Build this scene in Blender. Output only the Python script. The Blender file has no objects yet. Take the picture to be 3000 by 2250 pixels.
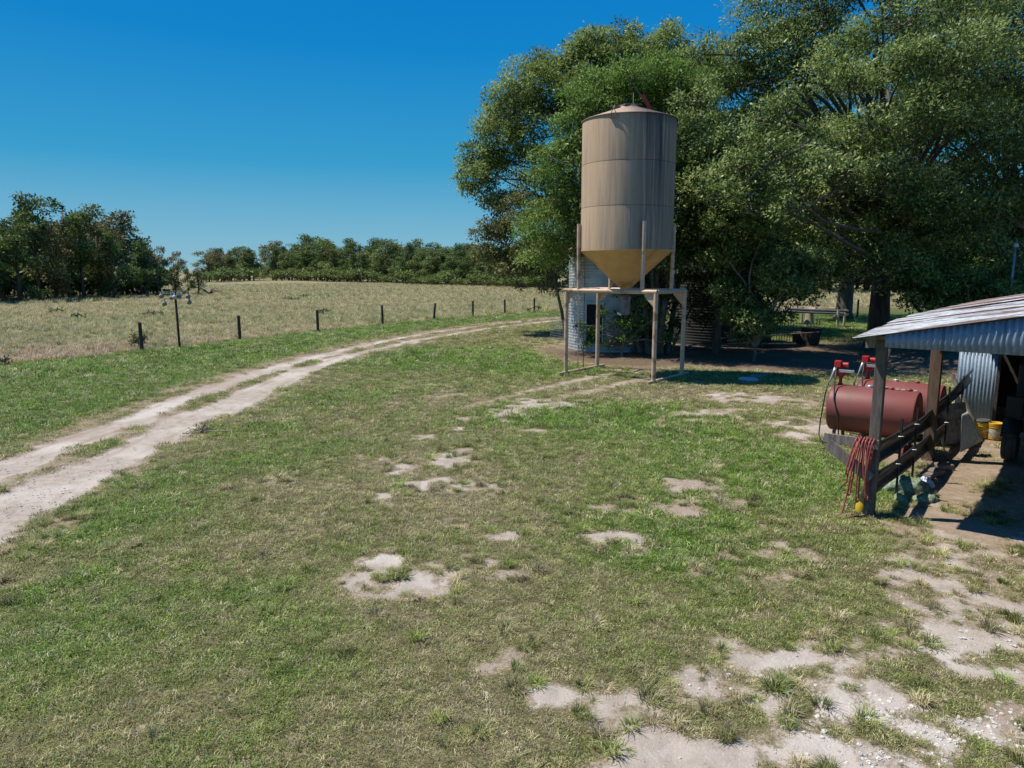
import bpy, math, random
import numpy as np
from mathutils import Vector, Matrix, Euler
random.seed(7); rng = np.random.default_rng(7)
R = math.radians
scn = bpy.context.scene; col = scn.collection

# ---------------------------------------------------------------- camera
CH, PITCH, F = 3.6, R(9.0), 2080.0            # camera height, downward pitch, focal length in photo pixels (3000 wide)
cam_d = bpy.data.cameras.new('camera'); cam = bpy.data.objects.new('camera', cam_d); col.objects.link(cam)
cam_d.sensor_width = 36.0; cam_d.lens = 36.0*F/3000.0; cam_d.clip_start = .1; cam_d.clip_end = 6000
cam.location = (0, 0, CH); cam.rotation_euler = (R(90)-PITCH, 0, 0)
scn.camera = cam

# ---------------------------------------------------------------- light
SUN_EL = R(60); SUN_H = Vector((-.978, .205))     # horizontal direction towards the sun
w = bpy.data.worlds.new('World'); scn.world = w; w.use_nodes = True
nt = w.node_tree; nt.nodes.clear()
sky = nt.nodes.new('ShaderNodeTexSky'); sky.sky_type = 'NISHITA'; sky.sun_disc = False
sky.sun_elevation = SUN_EL; sky.sun_rotation = math.atan2(SUN_H.x, SUN_H.y)
sky.altitude = 0; sky.air_density = 1.0; sky.dust_density = .35; sky.ozone_density = 2.6
hs = nt.nodes.new('ShaderNodeHueSaturation'); hs.inputs['Saturation'].default_value = 1.28; hs.inputs['Hue'].default_value = .485
bg = nt.nodes.new('ShaderNodeBackground'); bg.inputs['Strength'].default_value = .072
wo = nt.nodes.new('ShaderNodeOutputWorld')
# deep clean autumn blue: the sky model tinted by elevation, the same all the way round
tcw = nt.nodes.new('ShaderNodeTexCoord'); sx = nt.nodes.new('ShaderNodeSeparateXYZ'); nt.links.new(tcw.outputs['Generated'], sx.inputs[0])
rp = nt.nodes.new('ShaderNodeValToRGB'); nt.links.new(sx.outputs['Z'], rp.inputs[0]); els = rp.color_ramp.elements
SKYC = [(0.0, (.26, .51, .64)), (.05, (.17, .45, .635)), (.14, (.03, .33, .61)), (.28, (.0, .225, .60)), (.46, (.0, .165, .57)), (1.0, (.01, .13, .44))]
els[0].position = SKYC[0][0]; els[0].color = (*SKYC[0][1], 1); els[1].position = 1; els[1].color = (*SKYC[-1][1], 1)
for ps, cc in SKYC[1:-1]: e = els.new(ps); e.color = (*cc, 1)
sc_ = nt.nodes.new('ShaderNodeVectorMath'); sc_.operation = 'SCALE'; sc_.inputs['Scale'].default_value = 1/.072/1.19; nt.links.new(rp.outputs[0], sc_.inputs[0])
mxs = nt.nodes.new('ShaderNodeMix'); mxs.data_type = 'RGBA'; mxs.inputs[0].default_value = .93
nt.links.new(sky.outputs[0], hs.inputs['Color']); nt.links.new(hs.outputs[0], mxs.inputs[6]); nt.links.new(sc_.outputs[0], mxs.inputs[7]); nt.links.new(mxs.outputs[2], bg.inputs[0]); nt.links.new(bg.outputs[0], wo.inputs[0])
sun_d = bpy.data.lights.new('sun', 'SUN'); sun_d.energy = 5.0; sun_d.angle = R(.53); sun_d.color = (1, .94, .83)
sun = bpy.data.objects.new('sun', sun_d); col.objects.link(sun); sun.location = (-20, 5, 40)
sv = Vector((SUN_H.x*math.cos(SUN_EL), SUN_H.y*math.cos(SUN_EL), math.sin(SUN_EL)))
sun.rotation_euler = sv.to_track_quat('Z', 'Y').to_euler()
vs = scn.view_settings; vs.view_transform = 'Standard'; vs.look = 'None'; vs.exposure = 0.25; vs.gamma = 1
vs.use_curve_mapping = False
scn.cycles.max_bounces = 6; scn.cycles.transparent_max_bounces = 4

# ---------------------------------------------------------------- helpers: places
CP, SP = math.cos(PITCH), math.sin(PITCH)
def ray(px, py):
    a, b = (px-1500)/F, -(py-1125)/F
    return Vector((a, CP+b*SP, -SP+b*CP))
def P(px, py, z=0.0):
    d = ray(px, py); t = (z-CH)/d.z
    return Vector((d.x*t, d.y*t, z))
def AY(px, py, Y):
    d = ray(px, py); t = Y/d.y
    return Vector((d.x*t, Y, CH+d.z*t))

# ---------------------------------------------------------------- helpers: noise
def _h(ix, iy, seed):
    n = (ix.astype(np.int64)*374761393 + iy.astype(np.int64)*668265263 + seed*974711) & 0x7fffffff
    n = ((n ^ (n >> 13))*1274126177) & 0x7fffffff
    return ((n ^ (n >> 16)) & 0xffff)/65535.0
def vnoise(x, y, s, seed=0):
    x = np.asarray(x)/s; y = np.asarray(y)/s
    ix = np.floor(x); iy = np.floor(y); fx = x-ix; fy = y-iy
    fx = fx*fx*(3-2*fx); fy = fy*fy*(3-2*fy)
    a, b, c, d = _h(ix, iy, seed), _h(ix+1, iy, seed), _h(ix, iy+1, seed), _h(ix+1, iy+1, seed)
    return (a*(1-fx)+b*fx)*(1-fy) + (c*(1-fx)+d*fx)*fy
def fbm(x, y, s, seed=0, o=4):
    v = 0; am = .5; t = 0
    for i in range(o):
        v = v+am*vnoise(x, y, s/2**i, seed+i*17); t += am; am *= .55
    return v/t
def sstep(a, b, x):
    t = np.clip((x-a)/(b-a), 0, 1); return t*t*(3-2*t)
def seg_dist(X, Y, pts):
    best = np.full(X.shape, 1e9); S = np.zeros(X.shape); acc = 0
    for (x0, y0), (x1, y1) in zip(pts[:-1], pts[1:]):
        dx, dy = x1-x0, y1-y0; L2 = dx*dx+dy*dy; t = np.clip(((X-x0)*dx+(Y-y0)*dy)/L2, 0, 1)
        d = np.hypot(X-x0-t*dx, Y-y0-t*dy); m = d < best
        best[m] = d[m]; S[m] = acc+(t*math.sqrt(L2))[m]; acc += math.sqrt(L2)
    return best, S
def in_poly(X, Y, pts):
    c = np.zeros(X.shape, bool); n = len(pts)
    for i in range(n):
        x0, y0 = pts[i]; x1, y1 = pts[(i+1) % n]
        m = ((y0 > Y) != (y1 > Y)) & (X < (x1-x0)*(Y-y0)/((y1-y0) or 1e-9)+x0); c ^= m
    return c

# ---------------------------------------------------------------- helpers: materials
def newmat(name):
    m = bpy.data.materials.new(name); m.use_nodes = True; t = m.node_tree
    return m, t, t.nodes['Principled BSDF']
def nd(t, typ, ins=None, **kw):
    n = t.nodes.new(typ)
    for k, v in kw.items(): setattr(n, k, v)
    for k, v in (ins or {}).items():
        if isinstance(v, bpy.types.NodeSocket): t.links.new(v, n.inputs[k])
        else: n.inputs[k].default_value = v
    return n
def c4(c): return (c[0], c[1], c[2], 1)
def mixc(t, f, a, b, mode='MIX'):
    n = t.nodes.new('ShaderNodeMix'); n.data_type = 'RGBA'; n.blend_type = mode
    for k, v in ((0, f), (6, a), (7, b)):
        if isinstance(v, bpy.types.NodeSocket): t.links.new(v, n.inputs[k])
        elif k: n.inputs[k].default_value = c4(v)
        else: n.inputs[k].default_value = v
    return n.outputs[2]
def noise(t, scale, vec=None, detail=4, rough=.55, stretch=None, coord='Object'):
    if vec is None:
        vec = t.nodes.new('ShaderNodeTexCoord').outputs[coord]
    if stretch:
        vec = nd(t, 'ShaderNodeMapping', {'Vector': vec, 'Scale': stretch}).outputs[0]
    return nd(t, 'ShaderNodeTexNoise', {'Vector': vec, 'Scale': scale, 'Detail': detail, 'Roughness': rough}).outputs[0]
def ramp(t, f, a, b):
    return nd(t, 'ShaderNodeMapRange', {0: f, 1: a, 2: b}, interpolation_type='SMOOTHSTEP').outputs[0]
def math_(t, op, a, b=0.0):
    n = t.nodes.new('ShaderNodeMath'); n.operation = op
    for k, v in ((0, a), (1, b)):
        if isinstance(v, bpy.types.NodeSocket): t.links.new(v, n.inputs[k])
        else: n.inputs[k].default_value = v
    return n.outputs[0]
def bump(t, p, h, strength, dist):
    b = nd(t, 'ShaderNodeBump', {'Height': h, 'Strength': strength, 'Distance': dist}); t.links.new(b.outputs[0], p.inputs['Normal'])
def plain(name, c, rough=.8, c2=None, scale=3, metal=0, bs=0, bscale=60, stretch=None, spec=.5, lo=.35, hi=.65, dirt=None, dscale=1.3):
    m, t, p = newmat(name)
    f = ramp(t, noise(t, scale, stretch=stretch), lo, hi)
    cc = mixc(t, f, c, c2 or tuple(x*.7 for x in c))
    if dirt: cc = mixc(t, ramp(t, noise(t, dscale, detail=6), .52, .68), cc, dirt)
    t.links.new(cc, p.inputs['Base Color'])
    p.inputs['Roughness'].default_value = rough; p.inputs['Metallic'].default_value = metal
    p.inputs['Specular IOR Level'].default_value = spec
    if bs: bump(t, p, noise(t, bscale, stretch=stretch), bs, .01)
    return m

# ---------------------------------------------------------------- helpers: meshes and things
class MB:
    def __init__(s): s.v = []; s.f = []
    def add(s, vs_, fs):
        o = len(s.v); s.v += [tuple(v) for v in vs_]; s.f += [tuple(i+o for i in f) for f in fs]; return s
    def box(s, c, size, rot=None):
        hx, hy, hz = size[0]/2, size[1]/2, size[2]/2; c = Vector(c)
        M_ = rot.to_matrix() if isinstance(rot, Euler) else (rot or Matrix.Identity(3))
        vs_ = [c+M_@Vector((x*hx, y*hy, z*hz)) for x in (-1, 1) for y in (-1, 1) for z in (-1, 1)]
        return s.add(vs_, [(0, 1, 3, 2), (4, 6, 7, 5), (0, 4, 5, 1), (2, 3, 7, 6), (0, 2, 6, 4), (1, 5, 7, 3)])
    def beam(s, a, b, w_, h_, up=(0, 0, 1)):
        a, b = Vector(a), Vector(b); d = b-a; L = d.length; y = d.normalized(); up = Vector(up)
        if abs(y.dot(up)) > .98: up = Vector((1, 0, 0))
        x = y.cross(up).normalized(); z = x.cross(y)
        return s.box((a+b)/2, (w_, L, h_), Matrix((x, y, z)).transposed())
    def tube(s, pts, r, n=10, cap=True):
        pts = [Vector(p) for p in pts]; rs = r if isinstance(r, (list, tuple)) else [r]*len(pts)
        vs_ = []; up = None
        for i, p in enumerate(pts):
            d = (pts[min(i+1, len(pts)-1)]-pts[max(i-1, 0)]).normalized()
            if up is None: up = Vector((0, 0, 1)) if abs(d.z) < .9 else Vector((1, 0, 0))
            x = d.cross(up)
            if x.length < 1e-4: x = d.cross(Vector((1, .3, 0)))
            x.normalize(); y = x.cross(d).normalized(); up = y
            for k in range(n):
                a = 2*math.pi*k/n; vs_.append(p+(x*math.cos(a)+y*math.sin(a))*rs[i])
        fs = [(i*n+k, i*n+(k+1) % n, (i+1)*n+(k+1) % n, (i+1)*n+k) for i in range(len(pts)-1) for k in range(n)]
        if cap: fs += [tuple(range(n-1, -1, -1)), tuple((len(pts)-1)*n+k for k in range(n))]
        return s.add(vs_, fs)
    def lathe(s, prof, n=24, c=(0, 0, 0), a0=0, a1=2*math.pi, rot=None):
        full = abs(a1-a0-2*math.pi) < 1e-6; m = n if full else n+1; c = Vector(c); vs_ = []
        for (r_, z) in prof:
            for k in range(m):
                a = a0+(a1-a0)*k/n; q = Vector((r_*math.cos(a), r_*math.sin(a), z))
                vs_.append(c+(rot@q if rot else q))
        fs = []
        for i in range(len(prof)-1):
            for k in range(n):
                k2 = (k+1) % m; fs.append((i*m+k, i*m+k2, (i+1)*m+k2, (i+1)*m+k))
        return s.add(vs_, fs)
    def grid(s, fn, nu, nv):
        vs_ = [fn(i/nu, j/nv) for i in range(nu+1) for j in range(nv+1)]
        return s.add(vs_, [(i*(nv+1)+j, (i+1)*(nv+1)+j, (i+1)*(nv+1)+j+1, i*(nv+1)+j+1) for i in range(nu) for j in range(nv)])
    def mesh(s, name, mat=None, smooth=False, off=None):
        me = bpy.data.meshes.new(name)
        v = s.v if off is None else [(a-off[0], b-off[1], c-off[2]) for a, b, c in s.v]
        me.from_pydata(v, [], s.f); me.update()
        if smooth: me.shade_smooth() if hasattr(me, 'shade_smooth') else None
        if mat: me.materials.append(mat)
        return me
    def build(s, name, mat, parent=None, smooth=False, loc=None, world=False, autosmooth=False, thick=0, bevel=0):
        off = None
        if world and parent is not None: off = parent.location
        if loc is not None and world: off = loc
        me = s.mesh(name, mat, smooth, off)
        o = bpy.data.objects.new(name, me); col.objects.link(o)
        if loc is not None: o.location = loc
        if parent is not None: o.parent = parent
        if autosmooth:
            me.shade_smooth(); me.set_sharp_from_angle(angle=R(35))
        if thick:
            md = o.modifiers.new('thickness', 'SOLIDIFY'); md.thickness = thick; md.offset = 0
        if bevel:
            md = o.modifiers.new('bevel', 'BEVEL'); md.width = bevel; md.segments = 2; md.limit_method = 'ANGLE'
        return o
def tag(o, label=None, cat=None, group=None, kind=None):
    if label: o['label'] = label
    if cat: o['category'] = cat
    if group: o['group'] = group
    if kind: o['kind'] = kind
    return o
def empty(name, loc, rz=0, label=None, cat=None, group=None):
    o = bpy.data.objects.new(name, None); col.objects.link(o); o.location = loc; o.rotation_euler = (0, 0, rz)
    o.empty_display_size = .2
    return tag(o, label, cat, group)
def copy_tree(o, parent=None):
    kids = [c for c in o.children]
    c = o.copy(); col.objects.link(c)
    if parent is not None: c.parent = parent
    for k in kids: copy_tree(k, c)
    return c
def np_mesh(name, verts, quads, mat=None, tint=None, smooth=False):
    me = bpy.data.meshes.new(name); nv = len(verts); nf = len(quads)
    me.vertices.add(nv); me.vertices.foreach_set('co', np.ascontiguousarray(verts, np.float32).ravel())
    me.loops.add(nf*4); me.loops.foreach_set('vertex_index', np.ascontiguousarray(quads, np.int32).ravel())
    me.polygons.add(nf); me.polygons.foreach_set('loop_start', np.arange(0, nf*4, 4, dtype=np.int32))
    if smooth: me.polygons.foreach_set('use_smooth', np.ones(nf, bool))
    me.update(calc_edges=True)
    if mat: me.materials.append(mat)
    if tint is not None:
        a = me.attributes.new('tint', 'FLOAT', 'POINT'); a.data.foreach_set('value', np.ascontiguousarray(tint, np.float32))
    return me
# ================================================================ GROUND
def W2(l, k=1.356): return [tuple(P(x*k, y*k).xy) for x, y in l]      # points read off the photo, put on the ground plane
ROAD_A = W2([(-420, 1180), (-200, 1085), (0, 1012), (120, 962), (260, 915), (390, 862), (500, 825), (620, 786), (760, 750), (900, 722), (1050, 701), (1200, 687), (1420, 674), (1800, 660)])
ROAD_B = W2([(-420, 1390), (-200, 1235), (0, 1122), (150, 1037), (280, 975), (370, 925), (480, 878), (560, 842), (650, 802), (760, 765), (900, 734), (1050, 709), (1200, 692), (1420, 678), (1800, 663)])
TRACK1 = W2([(985, 884), (1040, 870), (1130, 848), (1210, 830), (1280, 812), (1400, 797)])
TRACK2 = W2([(1095, 889), (1150, 880), (1200, 862), (1270, 846), (1340, 828), (1420, 812)])
fl = [P(x, y) for x, y in [(-900, 1230), (-300, 1125), (0, 1072), (200, 1052), (416, 1030), (703, 998), (932, 972), (1121, 951), (1269, 938), (1385, 930), (1479, 921), (1565, 914), (1650, 909), (1800, 903), (2000, 903), (2250, 896), (2511, 900), (2800, 902), (3100, 905)]]
FL_AZ = np.array([math.atan2(p.x, p.y) for p in fl]); FL_R = np.array([p.xy.length for p in fl])
# bare spots: photo pixel (2212 scale), size in metres, strength, paleness
SPOTS = [(815, 1215, .32, .30, .8, .8), (850, 1255, .52, .42, 1.0, .8), (935, 1235, .36, .25, .6, .7), (960, 1000, .55, .5, .8, .7), (890, 1012, .5, .5, .6, .7), (1000, 1052, .7, .55, .55, .7), (1045, 1050, .4, .5, .5, .6),
 (830, 1082, .35, .3, .7, .6), (800, 988, .6, .4, .5, .6), (1095, 1150, .28, .28, .9, .7), (1332, 1162, .36, .24, .95, 1), (1355, 1190, .3, .2, .5, .7), (1445, 1105, .45, .45, .8, .4), (1165, 876, 1.1, .9, 1, .8), (1100, 888, .6, .6, .9, .8), (1500, 902, .9, .9, .7, .5),
 (1540, 890, .9, .8, .6, .5), (1740, 932, .9, 1., .9, .55), (1790, 920, .7, .7, .8, .5), (1650, 862, 1.6, 1.0, .6, .6), (1700, 870, 1.2, .8, .6, .5), (985, 928, .3, .3, .7, .6), (1020, 908, .4, .35, .7, .6), (1150, 930, .3, .3, .6, .5), (1590, 1050, .3, .3, .35, .3),
 (1620, 1210, .5, .45, .55, .3), (1660, 1250, .4, .35, .55, .4), (1180, 1500, .3, .16, .8, .9), (1620, 1320, .35, .2, .35, .5), (1030, 1210, .25, .2, .5, .5), (850, 1320, .5, .2, .45, .6), (590, 1040, .5, .4, .3, .5), (1560, 1390, .25, .2, .5, .6),
 (1940, 990, .6, .8, .9, .2), (1700, 905, .5, .4, .4, .5), (1370, 800, 1.2, 1.0, .5, .3), (1200, 745, 1.6, 2.0, .5, .0), (1870, 760, 2, 1, .4, .2)]
SAND = W2([(1215, 1700), (1245, 1590), (1160, 1520), (1165, 1488), (1260, 1478), (1330, 1470), (1400, 1455), (1470, 1405), (1520, 1372), (1600, 1390), (1700, 1352), (1790, 1395), (1850, 1330), (1890, 1290), (1860, 1240), (1880, 1180), (1930, 1145), (2020, 1100), (2100, 1105), (2400, 1190), (2700, 1250), (2900, 1900), (1300, 1900)])
SANDCORE = [(1420, 1590, 1.0, .55, 1.5), (1620, 1510, .9, .25, 1.2), (1350, 1510, .45, .22, 1.1), (1500, 1450, .5, .2, 1.0), (1700, 1600, .5, .3, 1.0), (1960, 1215, .75, .5, 1.1), (1960, 1300, .6, .3, .9), (2150, 1390, .9, .25, 1.1), (1950, 1520, .9, .3, 1.0), (2080, 1600, .9, .4, 1.2), (1880, 1400, .6, .12, .6), (1740, 1390, .45, .2, 1.), (1840, 1620, .4, .2, .9), (2060, 1430, .4, .12, .6), (2200, 1480, .4, .1, .8), (1540, 1640, .6, .3, 1.2), (1830, 1470, .3, .1, .5)]
GREENSPOT = [(1650, 1190, .7, .6, .4), (2130, 1540, .9, .5, .9), (1480, 1190, 1.2, .9, .5)]
LUSH = [(1040, 770, 5, 3.5, .9), (960, 780, 4, 2.5, .7), (700, 860, 3, 1.5, .6), (1250, 895, 2.2, 1.7, .95), (1350, 900, 2.2, 1.5, .8), (1640, 1010, 1.7, 1.8, .8), (1750, 1040, 1.6, 1.6, .85), (1500, 960, 2, 1.5, .35), (1350, 1080, 1.6, 1.2, .4), (1480, 1120, 1., .8, .6),
 (540, 930, 1.8, 1.2, .5), (420, 1020, 1.8, 1., .5), (200, 1150, 1., .7, .6), (330, 1100, 1., .7, .5), (100, 1290, .9, .6, .6), (60, 1420, .8, .5, .5), (1400, 1180, 1.1, .8, .5), (1150, 800, 2.2, 1.5, .5), (1220, 800, 2, 1.2, .7), (1480, 1200, .9, .6, .6), (1750, 1150, .9, .7, .5), (460, 1290, .7, .35, .35), (720, 970, 1.2, .8, .35), (1900, 700, 9, 7, 1.1), (1750, 690, 8, 7, 1.1), (1850, 720, 6, 4, 1.1), (2050, 690, 8, 8, 1.0)]
DRY = [(1000, 1070, 2.2, 2.2, .7), (880, 1260, 1., .8, .7), (700, 1060, 1.6, 1.6, .4), (950, 860, 2.6, 2, .8), (1240, 790, 3, 2, .5), (1450, 860, 2.6, 1.6, .6), (600, 1180, 1, .8, .4), (1000, 1350, 1, .8, .3), (1000, 1500, 1.2, .5, .4), (900, 1600, 1, .4, .5), (2100, 1150, 1.6, 1.4, .6), (1700, 1130, .8, .6, .6), (1150, 730, 5, 3, .7), (1600, 850, 4, 2, .6), (2100, 1300, 1.2, .6, .7)]
def blob(X, Y, x, y, rx, ry):
    q = P(x*1.356, y*1.356); az = math.atan2(q.x, q.y); ca, sa = math.cos(az), math.sin(az)
    u = (X-q.x)*ca-(Y-q.y)*sa; v = (X-q.x)*sa+(Y-q.y)*ca
    return np.exp(-((u/rx)**2+(v/ry)**2))
def road_w(S, seed): return .62+.22*(vnoise(S, S*0, 3.1, seed)-.5)
SHO = P(2545, 1510)                                   # foot of the shed's corner post
ER, EF = Vector((math.sin(R(40)), math.cos(R(40)))), Vector((math.cos(R(40)), -math.sin(R(40))))
def masks(X, Y):
    """bare, pale, lush, hay, shade-dark litter, road for ground points"""
    r = np.hypot(X, Y); az = np.arctan2(X, Y)
    fr = np.interp(az, FL_AZ, FL_R); fr = fr*(1+.0*az)
    wob = (fbm(X, Y, 3.0, 5)-.5)*1.6*np.clip(r/40, .5, 2)
    hay = sstep(-.7, .7, r-fr+wob-.2)
    hay = np.where((np.abs(az) > 1.3), 0, hay)
    da, sa = seg_dist(X, Y, ROAD_A); db, sb = seg_dist(X, Y, ROAD_B)
    n1 = fbm(X, Y, .9, 11); n2 = fbm(X, Y, .3, 12, 4)
    ww = 1.0*np.clip(1-(r-16)/60, .55, 1)
    ra = (road_w(sa, 1)*ww-da)/.35+(n1-.5)*1.7+(n2-.5)*1.5
    rb = (road_w(sb, 2)*ww*1.15-db)/.35+(n1-.5)*1.9+(n2-.5)*1.5
    road = np.clip(np.maximum(ra, rb)+.55, 0, 1)
    dm = np.minimum(da, db); rut = .30*np.exp(-((dm-.28)/.09)**2)*sstep(.3, .6, fbm(sa, dm, .8, 7))+.5*(fbm(X, Y, 1.6, 8)-.5)+.4*(n2-.5)
    both = np.maximum(0, 1-np.minimum(da, db)/1.9)
    edge = sstep(2.0, .7, np.minimum(da, db))*.50            # worn verge and centre strip
    bare = np.maximum(road, edge+((n1-.5)*.9+(n2-.5)*.9)*sstep(3, 1, np.minimum(da, db)))
    pale = np.clip(road*(.74-rut), 0, 1)
    for x, y, rx, ry, s, p in SPOTS:
        b = blob(X, Y, x, y, rx*1.15, ry*1.15)*s*1.32; b = b+((n1-.5)*1.1+(n2-.5)*2.9)*sstep(.04, .45, b)-.08
        pale = np.where(b > bare, p, pale); bare = np.maximum(bare, b)
    for tr, wd in ((TRACK1, .22), (TRACK2, .27)):
        d, s_ = seg_dist(X, Y, tr); b = (.80*np.exp(-(d/wd/1.2)**2))+((n1-.5)*1.3+(n2-.5)*1.2)*np.exp(-(d/.35)**2)
        pale = np.where(b > bare, .5, pale); bare = np.maximum(bare, b)
    b = sstep(.66, .80, fbm(X, Y, .9, 77, 4)+(n2-.5)*.35)*.85*sstep(30, 22, np.hypot(X, Y))*sstep(2, 3, np.minimum(da, db)); pale = np.where(b > bare, .5, pale); bare = np.maximum(bare, b)
    inn = in_poly(X, Y, SAND); dd, _ = seg_dist(X, Y, SAND+SAND[:1])
    core = np.zeros_like(X)
    for x, y, rx, ry, s in SANDCORE: core = np.maximum(core, blob(X, Y, x, y, rx, ry)*s)
    for x, y, rx, ry, s in GREENSPOT: core = core-blob(X, Y, x, y, rx, ry)*s
    n3 = fbm(X, Y, .75, 31, 4); n4 = fbm(X, Y, .27, 32, 4)
    sb_ = np.where(inn, sstep(0, .35, dd), 0)*np.clip(.33+(n3-.5)*2.3+(n4-.5)*3.3+core*.62, -.2, 1.25)
    pale = np.where(sb_ > bare, .65+.5*core, pale); bare = np.maximum(bare, sb_)
    # shed floor
    dx, dy = X-SHO.x, Y-SHO.y; lx, ly = dx*EF.x+dy*EF.y, dx*ER.x+dy*ER.y
    sh = sstep(-.1, .5, lx)*sstep(-1.3, .1, ly+(n1-.5)*1.2)*np.where(ly < 14, 1, 0)*np.clip(.78+(n1-.5)*1.3, 0, 1)
    sh = np.maximum(sh, sstep(-.5, .3, lx)*sstep(9, 6, ly)*sstep(.5, 3.5, ly)*.6)
    pale = np.where(sh > bare, .28, pale); bare = np.maximum(bare, sh)
    # leaf litter under the trees, its dark also painting in their shade
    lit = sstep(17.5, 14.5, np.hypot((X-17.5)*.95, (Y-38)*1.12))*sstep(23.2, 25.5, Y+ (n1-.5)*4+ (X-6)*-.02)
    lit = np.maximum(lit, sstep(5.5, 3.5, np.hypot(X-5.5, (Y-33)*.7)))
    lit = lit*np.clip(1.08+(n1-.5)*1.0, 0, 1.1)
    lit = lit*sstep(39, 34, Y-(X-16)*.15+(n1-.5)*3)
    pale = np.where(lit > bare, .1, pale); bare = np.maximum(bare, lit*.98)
    lush = .38+(fbm(X, Y, 2.2, 41)-.5)*.55+(fbm(X, Y, .5, 42)-.5)*.65
    for x, y, rx, ry, s in LUSH: lush = lush+blob(X, Y, x, y, rx, ry)*s*.8
    for x, y, rx, ry, s in DRY: lush = lush-blob(X, Y, x, y, rx, ry)*s*.45
    lush = lush+.62*sstep(.4, 2.2, np.minimum(da, db))*np.where((r < fr) & (r > np.interp(az, RAZ, RRR)), 1, 0)
    mow = np.sin((np.minimum(da, db))*5.2)*.13*sstep(1.5, 2.5, db)*sstep(9, 5, db)*sstep(12, 18, Y)
    lush = lush+mow
    return np.clip(bare, 0, 1.2), np.clip(pale, 0, 1.2), np.clip(lush, -.1, 1.2), hay, lit, road
RAZ = np.array([math.atan2(x, y) for x, y in ROAD_A]); RRR = np.array([math.hypot(x, y) for x, y in ROAD_A])
def height(X, Y, road=None, hay=None, fine=True):
    r = np.hypot(X, Y)
    h = (fbm(X, Y, 6, 61, 3)-.5)*.10*sstep(4, 12, r)
    h = h+(fbm(X, Y, 40, 62, 2)-.5)*.9*sstep(55, 110, r)
    h = h+4.2*sstep(330, 560, r)
    if road is not None: h = h-.035*road
    return h
def zat(x, y): return float(height(np.array([x]), np.array([y]))[0])
# polar sheet round the camera foot, fine where it is seen near, coarse elsewhere; split into its surfaces
azs = np.concatenate([np.linspace(-180, -52, 34)[:-1], np.linspace(-52, 52, 430), np.linspace(52, 180, 34)[1:]])
rs = [0.0, .8, 1.6, 2.4]; rr = 3.0
while rr < 75: rs.append(rr); rr *= 1.0085
while rr < 3200: rs.append(rr); rr *= 1.035
rs = np.array(rs); NA, NR = len(azs), len(rs)
AZ, RRg = np.meshgrid(np.radians(azs), rs); GX, GY = (RRg*np.sin(AZ)), (RRg*np.cos(AZ))
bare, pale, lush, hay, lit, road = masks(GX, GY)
GZ = height(GX, GY, road) + np.where(road < .3, (fbm(GX, GY, .3, 71, 3)-.5)*.03, 0)
verts = np.stack([GX, GY, GZ], -1).reshape(-1, 3)
ii, jj = np.meshgrid(np.arange(NR-1), np.arange(NA-1), indexing='ij')
v00 = ii*NA+jj; quads = np.stack([v00, v00+NA, v00+NA+1, v00+1], -1).reshape(-1, 4)
ga = np.stack([bare, lush, hay, pale], -1).reshape(-1, 4); litf = lit.reshape(-1)

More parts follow.
